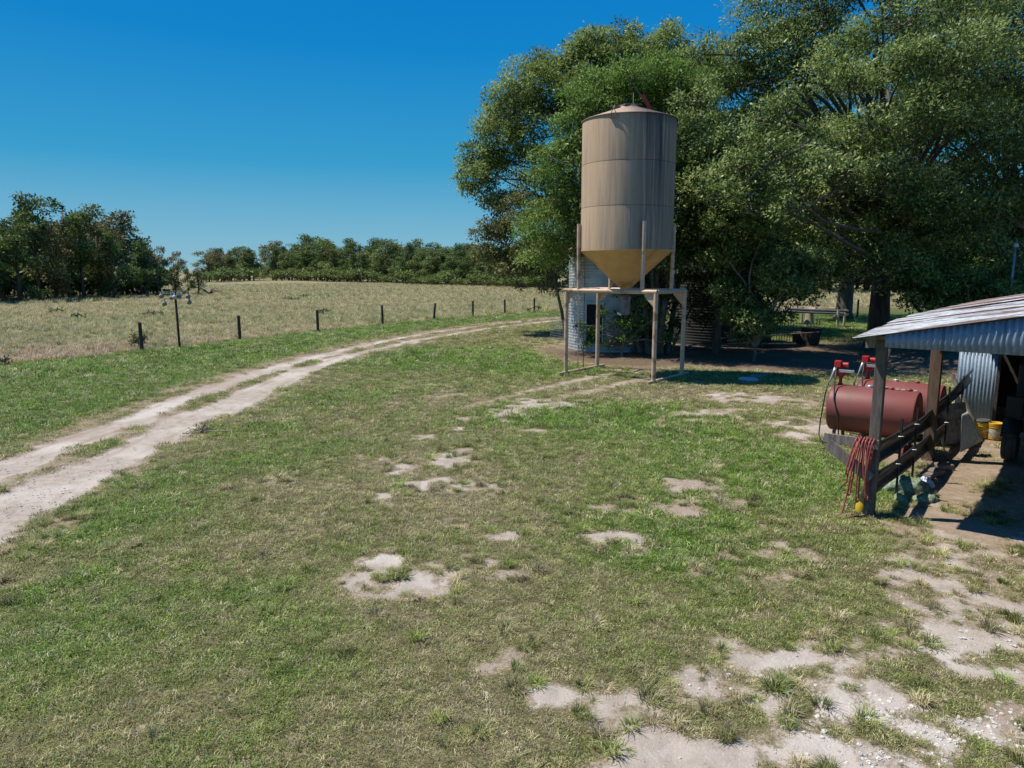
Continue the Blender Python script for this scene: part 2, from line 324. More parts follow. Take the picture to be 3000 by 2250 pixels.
def ground_mat():
    m, t, p = newmat('ground_cover')
    a = nd(t, 'ShaderNodeAttribute', attribute_name='ga'); sep = nd(t, 'ShaderNodeSeparateColor', {0: a.outputs['Color']})
    b_, l_, h_ = sep.outputs; pale_ = a.outputs['Alpha']
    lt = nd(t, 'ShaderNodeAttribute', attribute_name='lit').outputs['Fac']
    pos = t.nodes.new('ShaderNodeNewGeometry').outputs['Position']
    nf, nm, nl = noise(t, 28, pos, 6, .7), noise(t, 5, pos, 5, .6), noise(t, .45, pos, 4)
    soil = mixc(t, ramp(t, nm, .3, .7), (.23, .165, .115), (.33, .25, .185))
    sand = mixc(t, ramp(t, nm, .3, .72), (.43, .37, .315), (.32, .27, .22))
    sand = mixc(t, ramp(t, nl, .45, .62), sand, (.50, .445, .395))
    earth = mixc(t, ramp(t, pale_, .15, .75), soil, sand)
    earth = mixc(t, math_(t, 'MULTIPLY', ramp(t, lt, .2, .7), .85), earth, mixc(t, ramp(t, nf, .4, .6), (.06, .042, .03), (.17, .12, .08)))  # litter brown, darkened to carry the tree shade as well
    pebble = nd(t, 'ShaderNodeTexVoronoi', {'Vector': pos, 'Scale': 26.0}, feature='F1').outputs['Distance']
    earth = mixc(t, math_(t, 'MULTIPLY', math_(t, 'SUBTRACT', 1.0, ramp(t, pebble, .08, .24)), .4), earth, (.62, .58, .54))
    g1 = mixc(t, ramp(t, nf, .38, .62), (.20, .165, .09), (.06, .065, .024))
    g2 = mixc(t, ramp(t, nf, .38, .62), (.10, .15, .03), (.04, .07, .012))
    grass = mixc(t, ramp(t, math_(t, 'ADD', l_, math_(t, 'MULTIPLY', math_(t, 'SUBTRACT', nm, .5), .5)), .25, .95), g1, g2)
    hayc = mixc(t, ramp(t, nf, .3, .7), (.30, .25, .15), (.19, .165, .085))
    hayc = mixc(t, ramp(t, noise(t, .07, pos, 3), .35, .65), hayc, (.24, .215, .11))
    grass = mixc(t, h_, grass, hayc)
    bb = math_(t, 'ADD', b_, math_(t, 'MULTIPLY', math_(t, 'SUBTRACT', nf, .5), 1.15))
    sp = nd(t, 'ShaderNodeTexVoronoi', {'Vector': pos, 'Scale': 38.0}, feature='F1'); spd = math_(t, 'SUBTRACT', 1.0, ramp(t, sp.outputs['Distance'], .12, .3)); earth = mixc(t, math_(t, 'MULTIPLY', math_(t, 'MULTIPLY', spd, ramp(t, nm, .42, .6)), .6), earth, (.13, .10, .075))
    rim = math_(t, 'MULTIPLY', math_(t, 'SUBTRACT', 1.0, ramp(t, bb, .62, .98)), .75); earth = mixc(t, rim, earth, mixc(t, ramp(t, nf, .4, .62), (.17, .125, .08), (.34, .28, .19)))
    t.links.new(mixc(t, ramp(t, bb, .26, .60), grass, earth), p.inputs['Base Color'])
    p.inputs['Roughness'].default_value = .95; p.inputs['Specular IOR Level'].default_value = .15
    hh = math_(t, 'ADD', math_(t, 'MULTIPLY', nf, 1.0), math_(t, 'MULTIPLY', nm, 1.5))
    bump(t, p, hh, .55, .03)
    return m
GM = ground_mat()
fq = quads; fc = verts[fq].mean(1)
f_road = road.reshape(-1)[fq].mean(1) > .5; f_hay = hay.reshape(-1)[fq].mean(1) > .5
def ground_piece(name, sel, label, cat):
    q = fq[sel]; u, inv = np.unique(q, return_inverse=True); q = inv.reshape(-1, 4)
    me = np_mesh(name, verts[u], q, GM, smooth=True)
    a = me.attributes.new('ga', 'FLOAT_COLOR', 'POINT'); a.data.foreach_set('color', np.ascontiguousarray(ga[u], np.float32).ravel())
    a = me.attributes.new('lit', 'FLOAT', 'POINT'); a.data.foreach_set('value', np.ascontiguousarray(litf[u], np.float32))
    o = bpy.data.objects.new(name, me); col.objects.link(o)
    return tag(o, label, cat, kind='structure')
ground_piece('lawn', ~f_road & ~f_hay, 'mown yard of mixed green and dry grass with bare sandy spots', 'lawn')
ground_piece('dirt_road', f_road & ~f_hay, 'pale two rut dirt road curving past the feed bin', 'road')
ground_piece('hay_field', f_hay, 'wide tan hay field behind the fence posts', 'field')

# ---------------------------------------------------------------- grass
def blade_mat(name, dry=False):
    m, t, p = newmat(name)
    tn = nd(t, 'ShaderNodeAttribute', attribute_name='tcol', attribute_type='INSTANCER').outputs['Color']
    v = nd(t, 'ShaderNodeAttribute', attribute_name='tint').outputs['Fac']
    c = mixc(t, ramp(t, v, 0, 1), tn, (1, 1, 1), 'MULTIPLY'); 
    hsv = nd(t, 'ShaderNodeHueSaturation', {'Color': tn, 'Value': math_(t, 'ADD', math_(t, 'MULTIPLY', v, .85), .6), 'Saturation': math_(t, 'SUBTRACT', 1.15, math_(t, 'MULTIPLY', v, .35))})
    c = hsv.outputs[0]
    t.links.new(c, p.inputs['Base Color']); p.inputs['Roughness'].default_value = .55; p.inputs['Specular IOR Level'].default_value = .3
    tr = nd(t, 'ShaderNodeBsdfTranslucent', {'Color': c}); mx = nd(t, 'ShaderNodeMixShader', {0: .3, 1: p.outputs[0], 2: tr.outputs[0]})
    t.links.new(mx.outputs[0], t.nodes['Material Output'].inputs[0]); return m
BLM = blade_mat('grass_blade')
def tuft_mesh(name, n, h, spread, lean, w_, seed):
    g = np.random.default_rng(seed); V = []; Q = []; T = []
    for i in range(n):
        a = g.uniform(0, 6.283); r0 = spread*math.sqrt(g.uniform()); bx, by = r0*math.cos(a), r0*math.sin(a)
        hh = h*g.uniform(.5, 1.15); la = a+g.normal(0, .9); ln = lean*g.uniform(.3, 1.2)
        dx, dy = math.cos(la), math.sin(la); sx, sy = -dy*w_, dx*w_
        pts = [(0, 0), (ln*hh*.35, hh*.6), (ln*hh, hh*(1-.35*ln))]
        o = len(V); tt = g.uniform()
        for k, (u, z) in enumerate(pts):
            q = (1, .75, .12)[k]
            V.append((bx+dx*u-sx*q, by+dy*u-sy*q, z)); V.append((bx+dx*u+sx*q, by+dy*u+sy*q, z)); T += [tt*.6, tt*.6+.2*k] if False else [tt, tt]
        Q += [(o, o+1, o+3, o+2), (o+2, o+3, o+5, o+4)]
    return np_mesh(name, np.array(V), np.array(Q), BLM, np.array(T))
def variants(cname, specs):
    c = bpy.data.collections.new(cname)
    for i, s in enumerate(specs):
        o = bpy.data.objects.new(cname+'_%d' % i, s if isinstance(s, bpy.types.Mesh) else tuft_mesh(cname, *s)); c.objects.link(o)
    return c
def scatter(name, coll, nvar, X, Y, Z, S, tcol, mat, label, cat, tilt=.18):
    n = len(X); me = bpy.data.meshes.new(name); me.vertices.add(n)
    me.vertices.foreach_set('co', np.stack([X, Y, Z], -1).astype(np.float32).ravel())
    def at(nm, ty, key, d):
        a = me.attributes.new(nm, ty, 'POINT'); a.data.foreach_set(key, np.ascontiguousarray(d).ravel())
    at('scl', 'FLOAT', 'value', S.astype(np.float32)); at('idx', 'INT', 'value', rng.integers(0, nvar, n).astype(np.int32))
    at('rot', 'FLOAT_VECTOR', 'vector', np.stack([rng.normal(0, tilt, n), rng.normal(0, tilt, n), rng.uniform(0, 6.283, n)], -1).astype(np.float32))
    at('tcol', 'FLOAT_COLOR', 'color', np.concatenate([tcol, np.ones((n, 1))], 1).astype(np.float32))
    o = bpy.data.objects.new(name, me); col.objects.link(o)
    ng = bpy.data.node_groups.new(name, 'GeometryNodeTree')
    ng.interface.new_socket('Geometry', in_out='INPUT', socket_type='NodeSocketGeometry'); ng.interface.new_socket('Geometry', in_out='OUTPUT', socket_type='NodeSocketGeometry')
    gi, go = ng.nodes.new('NodeGroupInput'), ng.nodes.new('NodeGroupOutput')
    ci = ng.nodes.new('GeometryNodeCollectionInfo'); ci.inputs['Collection'].default_value = coll
    ci.inputs['Separate Children'].default_value = True; ci.inputs['Reset Children'].default_value = True
    ip = ng.nodes.new('GeometryNodeInstanceOnPoints'); ip.inputs['Pick Instance'].default_value = True
    def na(nm, ty):
        k = ng.nodes.new('GeometryNodeInputNamedAttribute'); k.data_type = ty; k.inputs['Name'].default_value = nm; return k.outputs['Attribute']
    L = ng.links.new
    L(gi.outputs[0], ip.inputs['Points']); L(ci.outputs[0], ip.inputs['Instance']); L(na('idx', 'INT'), ip.inputs['Instance Index'])
    er = ng.nodes.new('FunctionNodeEulerToRotation'); L(na('rot', 'FLOAT_VECTOR'), er.inputs[0]); L(er.outputs[0], ip.inputs['Rotation'])
    L(na('scl', 'FLOAT'), ip.inputs['Scale']); L(ip.outputs[0], go.inputs[0])
    md = o.modifiers.new('scatter', 'NODES'); md.node_group = ng
    me.materials.append(mat)
    return tag(o, label, cat, kind='stuff')
SHORT = variants('grass_tuft', [(30, .045, .10, 1.15, .0034, s) for s in (1, 2, 3, 4, 5)])
CLUMP = variants('grass_clump', [(80, .13, .07, 1.3, .0042, s) for s in (11, 12, 13, 14)])
HAYT = variants('hay_tuft', [(34, .28, .2, .75, .009, s) for s in (21, 22, 23, 24)])
def pts_in(r0, r1, dens, az=46):
    A = R(az); n = int(dens*A*(r1*r1-r0*r0)); r_ = np.sqrt(rng.uniform(r0*r0, r1*r1, n)); a_ = rng.uniform(-A, A, n)
    return r_*np.sin(a_), r_*np.cos(a_)
C_DRY, C_OLV, C_GRN = np.array((.50, .43, .25)), np.array((.29, .325, .090)), np.array((.20, .32, .050))
def grass_col(lu, X, Y, n):
    k = np.clip(lu+(rng.uniform(size=n)-.5)*.55, 0, 1)[:, None]
    c = np.where(k < .3, C_DRY+(C_OLV-C_DRY)*(k/.3), C_OLV+(C_GRN-C_OLV)*((k-.3)/.7))
    dead = (rng.uniform(size=n) < .17)[:, None]; c = np.where(dead, C_DRY*1.05, c)
    return c*(.45+.95*rng.uniform(size=n))[:, None]
XS, YS, SS, CS = [], [], [], []
for r0, r1, dn, sc in ((3.6, 9, 420, .9), (9, 16, 230, 1.15), (16, 28, 100, 1.6), (28, 62, 26, 2.3)):
    X, Y = pts_in(r0, r1, dn); b, pl, lu, hy, li, rd = masks(X, Y)
    fine = fbm(X, Y, .13, 91, 3)
    keep = (hy < .5) & (rng.uniform(size=len(X)) > sstep(.22, .78, b+(fine-.5)*1.1)) | ((rng.uniform(size=len(X)) < .03) & (b < .75) & (rd < .3) & (hy < .5))
    X, Y, b, lu = X[keep], Y[keep], b[keep], lu[keep]; n = len(X)
    XS.append(X); YS.append(Y); SS.append(sc*(.55+.55*rng.uniform(size=n))*(.9+.45*np.clip(lu, 0, 1))*(1-.35*np.clip(b, 0, 1)))
    CS.append(grass_col(lu-.45*np.clip(b, 0, 1), X, Y, n))
X, Y, S_, C_ = map(np.concatenate, (XS, YS, SS, CS))
scatter('mown_grass', SHORT, 5, X, Y, height(X, Y)-.008, S_, C_, BLM, 'short mown grass blades covering the yard', 'grass')
print('grass', len(X))
# separate coarse clumps standing in the bare sand and along the ruts
X, Y = pts_in(3.6, 15, 95); b, pl, lu, hy, li, rd = masks(X, Y); u = rng.uniform(size=len(X)); nn = fbm(X, Y, .5, 93, 3)
keep = (hy < .5) & (rd < .2) & (((b > .3) & (b < .8) & (u < .55) & (nn > .40)) | ((b >= .8) & (u < .03)) | (u < .022))
X, Y, lu = X[keep], Y[keep], lu[keep]; n = len(X)
scatter('coarse_grass', CLUMP, 4, X, Y, height(X, Y)-.01, .28+.85*rng.uniform(size=n)**2.2, grass_col(np.full(n, .28)+.3*(rng.uniform(size=n)-.5), X, Y, n)*.9, BLM, 'coarse grass clumps dotted over the bare sand and wheel ruts', 'grass')
# hay
XS, YS, SS = [], [], []
for r0, r1, dn, sc in ((28, 50, 10, .9), (50, 90, 3.6, 1.2), (90, 210, .8, 1.6)):
    X, Y = pts_in(r0, r1, dn, 44); b, pl, lu, hy, li, rd = masks(X, Y); k = hy > .35; XS.append(X[k]); YS.append(Y[k]); SS.append(sc*(.6+.7*rng.uniform(size=k.sum()))*(.75+.6*fbm(X[k], Y[k], 5, 95)))
X, Y, S_ = map(np.concatenate, (XS, YS, SS)); n = len(X)
q = np.clip(fbm(X, Y, 9, 96)*1.6-.3+(rng.uniform(size=n)-.5)*.6, 0, 1)[:, None]
pk = (sstep(48, 34, np.hypot(X, Y))*sstep(-6, -14, X)*.75)[:, None]
C_ = np.array((.54, .46, .265))*(1-q)+np.array((.40, .395, .20))*q; C_ = C_*(1-pk)+np.array((.58, .42, .31))*pk
C_ = C_*(.82+.36*rng.uniform(size=n))[:, None]
gr = (rng.uniform(size=n) < .07)[:, None]; C_ = np.where(gr, np.array((.22, .30, .10)), C_)
scatter('hay_grass', HAYT, 4, X, Y, height(X, Y)-.02, S_, C_, BLM, 'tall dry tan grass standing all over the hay field', 'grass', tilt=.12)
print('hay', n)
# gravel at the lower right
def pebble(seed):
    g = random.Random(seed); m_ = MB(); k = 6; top = []; 
    vs_ = [(math.cos(a*6.283/k)*g.uniform(.7, 1.1), math.sin(a*6.283/k)*g.uniform(.6, 1), g.uniform(-.1, .2)) for a in range(k)]+[(math.cos(a*6.283/k+.3)*g.uniform(.4, .6), math.sin(a*6.283/k+.3)*g.uniform(.3, .6), g.uniform(.4, .6)) for a in range(k)]
    m_.add(vs_, [(a, (a+1) % k, k+(a+1) % k, k+a) for a in range(k)]+[tuple(range(k, 2*k))]); return m_.mesh('pebble', PEB)
PEB, t, p = newmat('pale_gravel'); tn = nd(t, 'ShaderNodeAttribute', attribute_name='tcol', attribute_type='INSTANCER').outputs['Color']; t.links.new(tn, p.inputs['Base Color']); p.inputs['Roughness'].default_value = .9
PB = variants('pebble', [pebble(s) for s in range(5)])
XS, YS = [], []
for px, py, s, n in ((300, 1400, 1.6, 260), (150, 1480, 1.0, 220), (600, 1200, 2.0, 160), (100, 1360, 1.2, 120), (2680, 2120, .55, 420), (2800, 2190, .5, 420), (2950, 2130, .4, 160), (2900, 1890, .6, 160), (2600, 1800, .5, 50), (2450, 2100, 1.2, 110), (2100, 2000, 1.2, 70), (2650, 1650, .8, 60)):
    q = P(px, py); XS.append(rng.normal(q.x, s, n)); YS.append(rng.normal(q.y, s*.45, n))
X, Y = np.concatenate(XS), np.concatenate(YS)
b, *_ = masks(X, Y); X, Y = X[b > .45], Y[b > .45]; n = len(X)
scatter('gravel', PB, 5, X, Y, height(X, Y)+.0, .006+.024*rng.uniform(size=n)**2.2, np.array((.58, .54, .49))*(.6+.5*rng.uniform(size=n))[:, None], PEB, 'pale broken stones scattered over the sand', 'gravel')
# ================================================================ TREES
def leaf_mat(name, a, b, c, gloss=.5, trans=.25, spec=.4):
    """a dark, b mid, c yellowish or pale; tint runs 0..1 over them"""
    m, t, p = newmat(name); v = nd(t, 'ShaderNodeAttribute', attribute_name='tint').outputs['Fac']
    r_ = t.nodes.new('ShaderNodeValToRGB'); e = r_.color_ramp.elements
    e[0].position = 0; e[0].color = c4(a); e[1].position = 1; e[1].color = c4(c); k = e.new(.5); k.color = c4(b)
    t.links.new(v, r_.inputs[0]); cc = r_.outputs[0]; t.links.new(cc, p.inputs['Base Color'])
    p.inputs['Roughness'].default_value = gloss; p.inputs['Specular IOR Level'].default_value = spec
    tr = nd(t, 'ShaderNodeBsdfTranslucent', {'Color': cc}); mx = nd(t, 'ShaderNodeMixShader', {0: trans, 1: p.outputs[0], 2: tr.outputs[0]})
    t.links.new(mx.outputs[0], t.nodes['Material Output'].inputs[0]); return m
BARK = plain('grey_bark', (.14, .115, .09), .95, (.07, .055, .045), 6, bs=.6, bscale=18, stretch=(1, 1, .25))
BARK2 = plain('pale_bark', (.24, .21, .18), .95, (.13, .11, .09), 6, bs=.5, bscale=22, stretch=(1, 1, .3))
def unit(n, g):
    v = g.normal(size=(n, 3)); return v/np.linalg.norm(v, axis=1, keepdims=True)
def leaves(clumps, per, size, g, aspect=.42, squash=.78, up=.95, tintv=.46):
    """clumps: rows x y z r tint; about `per` leaves in each clump of radius 1 (scaled by r squared)"""
    cl = np.asarray(clumps, float); cnt = np.maximum(6, (per*cl[:, 3]**2).astype(int)); I = np.repeat(np.arange(len(cl)), cnt); n = len(I)
    d = unit(n, g); d[:, 2] = np.abs(d[:, 2])*np.where(g.uniform(size=n) < .74, 1, -1)
    rad = cl[I, 3]*(.35+.75*g.uniform(size=n)**.55)*(1+.18*g.normal(size=n))
    c = cl[I, :3]+d*rad[:, None]*np.array((1, 1, squash))
    dr = d*.7+unit(n, g)*.9; dr[:, 2] -= .12; dr /= np.linalg.norm(dr, axis=1, keepdims=True)
    nn = unit(n, g)*.75+d*.6; nn[:, 2] += up
    s = np.cross(dr, nn); s /= np.linalg.norm(s, axis=1, keepdims=True)+1e-9
    L = size*(.45+1.1*g.uniform(size=n)**1.3)[:, None]; Wd = L*aspect*.5
    fold = np.cross(s, dr)*Wd*.25
    V = np.stack([c, c+dr*L*.5+s*Wd+fold, c+dr*L, c+dr*L*.5-s*Wd+fold], 1).reshape(-1, 3)
    Q = np.arange(n*4).reshape(-1, 4)
    T = np.clip(np.repeat(cl[I, 4]+g.normal(size=n)*tintv*.5, 4), 0, 1)
    return V, Q, T
def puff_clumps(puffs, g, frac=.36, k=11, tj=.16):
    out = []
    for p in puffs:
        x, y, z, r = p[:4]; tn = p[4] if len(p) > 4 else .5; n = max(4, int(k*(1 if r > .9 else .7)))
        d = unit(n, g); d[:, 2] = np.where(d[:, 2] < -.15, -d[:, 2]*.8, d[:, 2])
        for i in range(n):
            rc = r*frac*g.uniform(.7, 1.25); q = r*g.uniform(.55, .95); out.append((x+d[i, 0]*q, y+d[i, 1]*q, z+d[i, 2]*q*.85, rc, np.clip(tn+g.normal()*tj, 0, 1)))
        out.append((x, y, z-.1*r, r*.5, tn*.3))  # core clump coloured darker to paint in the crown's inner shade
    return out
def limb(mb, a, b, ra, rb, g, seg=6, wob=.12, n=7):
    a, b = Vector(a), Vector(b); L = (b-a).length; pts = []
    o1, o2 = Vector(g.normal(size=3)*wob*L*.5), Vector(g.normal(size=3)*wob*L*.35)
    for i in range(seg+1):
        t_ = i/seg; s_ = math.sin(t_*math.pi); s2 = math.sin(t_*2*math.pi)
        pts.append(a.lerp(b, t_)+o1*s_+o2*s2+Vector((0, 0, .10*L*s_)))
    mb.tube(pts, [ra+(rb-ra)*(i/seg)**.8 for i in range(seg+1)], n, cap=False); return pts
def big_tree(name, label, cat, base, trunks, puffs, lm, bm, per, size, g, group=None, fork=3.2, twigs=60, **kw):
    root = empty(name, base, 0, label, cat, group); B = Vector(base)
    tb = MB(); tops = []
    for (tx, ty, tz, r_) in trunks:                 # trunk leans: foot offset x y, top height, radius
        foot = Vector((tx*.35, ty*.35, -.15)); top = Vector((tx, ty, tz))
        pts = [foot, foot.lerp(top, .12), foot.lerp(top, .45)+Vector(g.normal(size=3)*.07), top]
        tb.tube(pts, [r_*1.45, r_*1.05, r_*.88, r_*.7], 12); tops.append((top, r_*.7))
    tb.build('trunk', bm, root, smooth=True)
    br = MB(); cl = puff_clumps([(p[0]-B.x, p[1]-B.y, p[2]-B.z)+tuple(p[3:]) for p in puffs], g, kw.pop('frac', .31), kw.pop('k', 15))
    for p in puffs:
        q = Vector(p[:3])-B; tp, tr = min(tops, key=lambda a: (a[0].xy-q.xy).length); 
        s = tp if q.z > tp.z*.8 else tp*.75
        limb(br, s, q, max(.05, tr*.42), .03, g)
    idx = g.permutation(len(cl))[:twigs*2]
    for i in idx:
        c = cl[i]; q = Vector(c[:3]); pp = min(puffs, key=lambda p: (Vector(p[:3])-B-q).length); s = Vector(pp[:3])-B
        limb(br, s, q+Vector(unit(1, g)[0])*c[3]*.6, .035, .012, g, 4, .2, 5)
    br.build('branches', bm, root, smooth=True)
    V, Q, T = leaves(cl, per, size, g, **kw)
    o = bpy.data.objects.new('crown', np_mesh('crown', V, Q, lm, T)); col.objects.link(o); o.parent = root; o['kind'] = 'stuff'
    print(name, len(Q)); return root
OAK = leaf_mat('oak_leaves', (.034, .056, .014), (.135, .190, .042), (.36, .45, .14), .55, .4, .3)
OAK2 = leaf_mat('glossy_oak_leaves', (.028, .050, .014), (.128, .192, .044), (.40, .49, .18), .5, .38, .35)
FEA = leaf_mat('feathery_leaves', (.045, .095, .018), (.125, .235, .032), (.34, .44, .13), .55, .4, .3)
YEL = leaf_mat('yellowing_leaves', (.06, .075, .02), (.155, .17, .045), (.34, .32, .14), .55, .3, .3)
g1 = np.random.default_rng(101)
def pf(lst, Y, r, g, dy=2.0, tint=.5):
    out = []
    for q in lst:
        px, py = q[0], q[1]; YY = Y+g.uniform(-dy, dy); rr_ = r*(q[2] if len(q) > 2 else 1)*g.uniform(.88, 1.12); p = AY(px, py, YY)
        out.append((p.x, p.y, max(p.z, rr_*.7), rr_, q[3] if len(q) > 3 else tint))
    return out
# --- the big oak behind the bin
B1 = P(1905, 975); B1.y = 43; B1.x = 7.9
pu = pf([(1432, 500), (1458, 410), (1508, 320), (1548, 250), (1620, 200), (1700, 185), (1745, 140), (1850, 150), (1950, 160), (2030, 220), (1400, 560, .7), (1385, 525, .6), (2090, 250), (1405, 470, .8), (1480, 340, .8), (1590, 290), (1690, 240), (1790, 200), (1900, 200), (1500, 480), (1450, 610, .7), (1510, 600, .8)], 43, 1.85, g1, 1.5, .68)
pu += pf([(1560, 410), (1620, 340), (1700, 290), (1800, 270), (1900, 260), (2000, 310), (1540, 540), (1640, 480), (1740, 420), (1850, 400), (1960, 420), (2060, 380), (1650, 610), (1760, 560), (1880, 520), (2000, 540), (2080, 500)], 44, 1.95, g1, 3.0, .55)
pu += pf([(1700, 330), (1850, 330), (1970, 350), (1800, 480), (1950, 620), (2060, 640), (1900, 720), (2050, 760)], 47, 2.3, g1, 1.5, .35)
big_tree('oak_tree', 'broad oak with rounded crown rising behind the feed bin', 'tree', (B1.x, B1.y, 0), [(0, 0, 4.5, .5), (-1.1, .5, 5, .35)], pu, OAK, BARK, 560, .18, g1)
# --- dark glossy oaks on the right
g2 = np.random.default_rng(202)
B3 = P(2570, 1012)
def ell(cx, cy, cz, rx, ry, rz, n, r, g, tint=.5, zmin=3.0):
    out = []; tries = 0
    while len(out) < n and tries < 5000:
        tries += 1; d = unit(1, g)[0]; q = g.uniform(.5, 1)**.5*.92
        p = (cx+d[0]*rx*q, cy+d[1]*ry*q, cz+d[2]*rz*q)
        if p[2] < zmin: continue
        if all((p[0]-o[0])**2+(p[1]-o[1])**2+(p[2]-o[2])**2 > (r*.95)**2 for o in out): out.append((p[0], p[1], p[2], r*g.uniform(.82, 1.18), tint))
    return out
pu = pf([(2185, 160, .8), (2150, 230, .9), (2250, 120), (2340, 110), (2420, 40), (2230, 250), (2200, 350), (2330, 220), (2440, 150), (2085, 205, .8), (2120, 260, .8), (2110, 340), (2060, 160, .8), (2020, 200, .8)], 35, 1.5, g2, 1.2, .68)
pu += pf([(2150, 500), (2250, 450), (2330, 540), (2200, 620), (2400, 500), (2120, 580), (2300, 630)], 25.8, 1.05, g2, .7, .62)
pu += pf([(2180, 420), (2230, 560), (2160, 520), (2300, 330), (2400, 420), (2320, 480), (2500, 260), (2560, 380), (2650, 200), (2480, 520), (2720, 340), (2600, 520), (2040, 380), (2100, 450), (2060, 560), (2130, 640), (2050, 300, .8)], 28, 1.25, g2, 1.0, .66)
pu += ell(B3.x-.6, B3.y, 11.0, 7.3, 6.5, 8.4, 44, 2.15, g2, .62)
pu += pf([(2200, 480), (2170, 600), (2250, 700), (2330, 800), (2450, 820), (2560, 790), (2680, 800), (2780, 760), (2380, 680), (2300, 560), (2450, 600), (2620, 640), (2740, 620)], 31, 1.45, g2, 1.3, .62)
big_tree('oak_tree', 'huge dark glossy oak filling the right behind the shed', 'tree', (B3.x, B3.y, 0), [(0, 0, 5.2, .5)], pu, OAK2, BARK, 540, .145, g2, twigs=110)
g3 = np.random.default_rng(303)
pu = ell(25.2, 36.5, 11.5, 6.5, 6, 9, 34, 2.1, g3, .6, 3.5)+pf([(2950, 300), (2900, 450), (2960, 600), (2860, 620), (2930, 760), (2820, 700)], 32, 1.5, g3, 1.2, .62)
big_tree('oak_tree', 'dark oak cut by the right edge of the photo above the shed roof', 'tree', (25.5, 36.5, 0), [(0, 0, 5.2, .48)], pu, OAK2, BARK, 300, .19, g3, twigs=70)
g4 = np.random.default_rng(404)
B6 = P(2470, 936)
big_tree('oak_tree', 'thick trunked oak standing behind the pipe rack', 'tree', (B6.x, B6.y, 0), [(0, 0, 6.0, .58)], ell(B6.x, B6.y, 12, 9, 8, 7.5, 26, 3.0, g4, .45, 6.5), OAK, BARK, 90, .42, g4, twigs=20, k=9)
# --- bright feathery tree over the old grain bins
g5 = np.random.default_rng(505)
B2 = P(1885, 1018)
pu = pf([(1775, 262), (1850, 240), (1925, 228), (1990, 245), (2045, 285), (1700, 310), (1670, 385), (1735, 350), (1620, 470), (1685, 455), (1640, 540, 1, .6), (1590, 520, .7), (1650, 610, 1, .6), (1600, 690, 1.1, .6), (1660, 740, .9, .7), (1580, 770, .9, .7), (1720, 660), (2010, 350), (1990, 430), (1570, 620, .6)], 31.5, 1.12, g5, 1.0, .5)
pu += pf([(1820, 420), (1900, 500), (1800, 600), (1900, 680), (1760, 760), (1850, 330), (1950, 330)], 32.5, 1.5, g5, .8, .3)
big_tree('chinaberry_tree', 'bright green feathery tree growing up between feed bin and grain bins', 'tree', (B2.x, 31.3, 0), [(0, 0, 3.6, .17), (-.7, .2, 3.8, .13), (.55, -.1, 3.5, .15), (-1.6, .5, 4.2, .09)], pu, FEA, BARK2, 640, .15, g5, aspect=.3, up=.9, twigs=60, frac=.42)
# --- dark tree crowding over the shaded bin
g7 = np.random.default_rng(717)
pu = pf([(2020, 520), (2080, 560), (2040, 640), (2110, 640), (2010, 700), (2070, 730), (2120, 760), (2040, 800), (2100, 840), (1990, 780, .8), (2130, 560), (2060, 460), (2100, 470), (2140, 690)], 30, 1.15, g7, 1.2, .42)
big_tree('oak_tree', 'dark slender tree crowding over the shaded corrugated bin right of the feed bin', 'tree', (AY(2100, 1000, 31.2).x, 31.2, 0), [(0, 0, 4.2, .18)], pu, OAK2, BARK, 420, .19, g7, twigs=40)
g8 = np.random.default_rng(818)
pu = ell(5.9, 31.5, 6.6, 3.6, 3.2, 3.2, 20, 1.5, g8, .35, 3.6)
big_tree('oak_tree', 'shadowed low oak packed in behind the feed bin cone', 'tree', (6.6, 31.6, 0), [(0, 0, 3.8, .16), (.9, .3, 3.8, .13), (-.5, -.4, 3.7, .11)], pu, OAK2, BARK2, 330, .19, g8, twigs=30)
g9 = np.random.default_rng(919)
pu = pf([(1830, 830), (1880, 800), (1930, 840), (1860, 890), (1920, 920), (1960, 880), (1850, 970, .8), (1900, 1000, .8), (1830, 930, .8), (1980, 960, .8), (2010, 900), (2050, 870), (2090, 900), (2060, 940, .8), (2020, 820), (2090, 830), (1950, 990, .7)], 31.6, .72, g9, .5, .22)  # low leaf tint paints in the dark shade between the bins
big_tree('ivy_thicket', 'dark tangled thicket filling the shade between the two corrugated bins', 'thicket', (AY(1930, 1000, 31.8).x, 31.8, 0), [(0, 0, 2.2, .1), (.7, .2, 2.2, .09), (-.5, -.1, 2.4, .09), (1.4, 0, 2.0, .07)], pu, OAK2, BARK2, 900, .15, g9, twigs=24)
# --- sparse yellowing tree hanging over the field edge
g6 = np.random.default_rng(606)
pu = pf([(1470, 690), (1530, 660), (1590, 720), (1440, 760), (1500, 790), (1570, 800), (1620, 640), (1480, 620, .7), (1620, 850, .7), (1545, 740), (1430, 700), (1460, 800, .7), (1590, 640), (1640, 760), (1530, 600), (1590, 840, .6), (1520, 840, .5)], 41, 1.15, g6, 1.5, .5)
big_tree('elm_tree', 'thin yellowing tree drooping beside the grain bin over the field fence', 'tree', (P(1640, 910).x*.8, 41, 0), [(0, 0, 3, .16), (-1.2, 0, 3.4, .1)], pu, YEL, BARK2, 640, .17, g6, twigs=60)
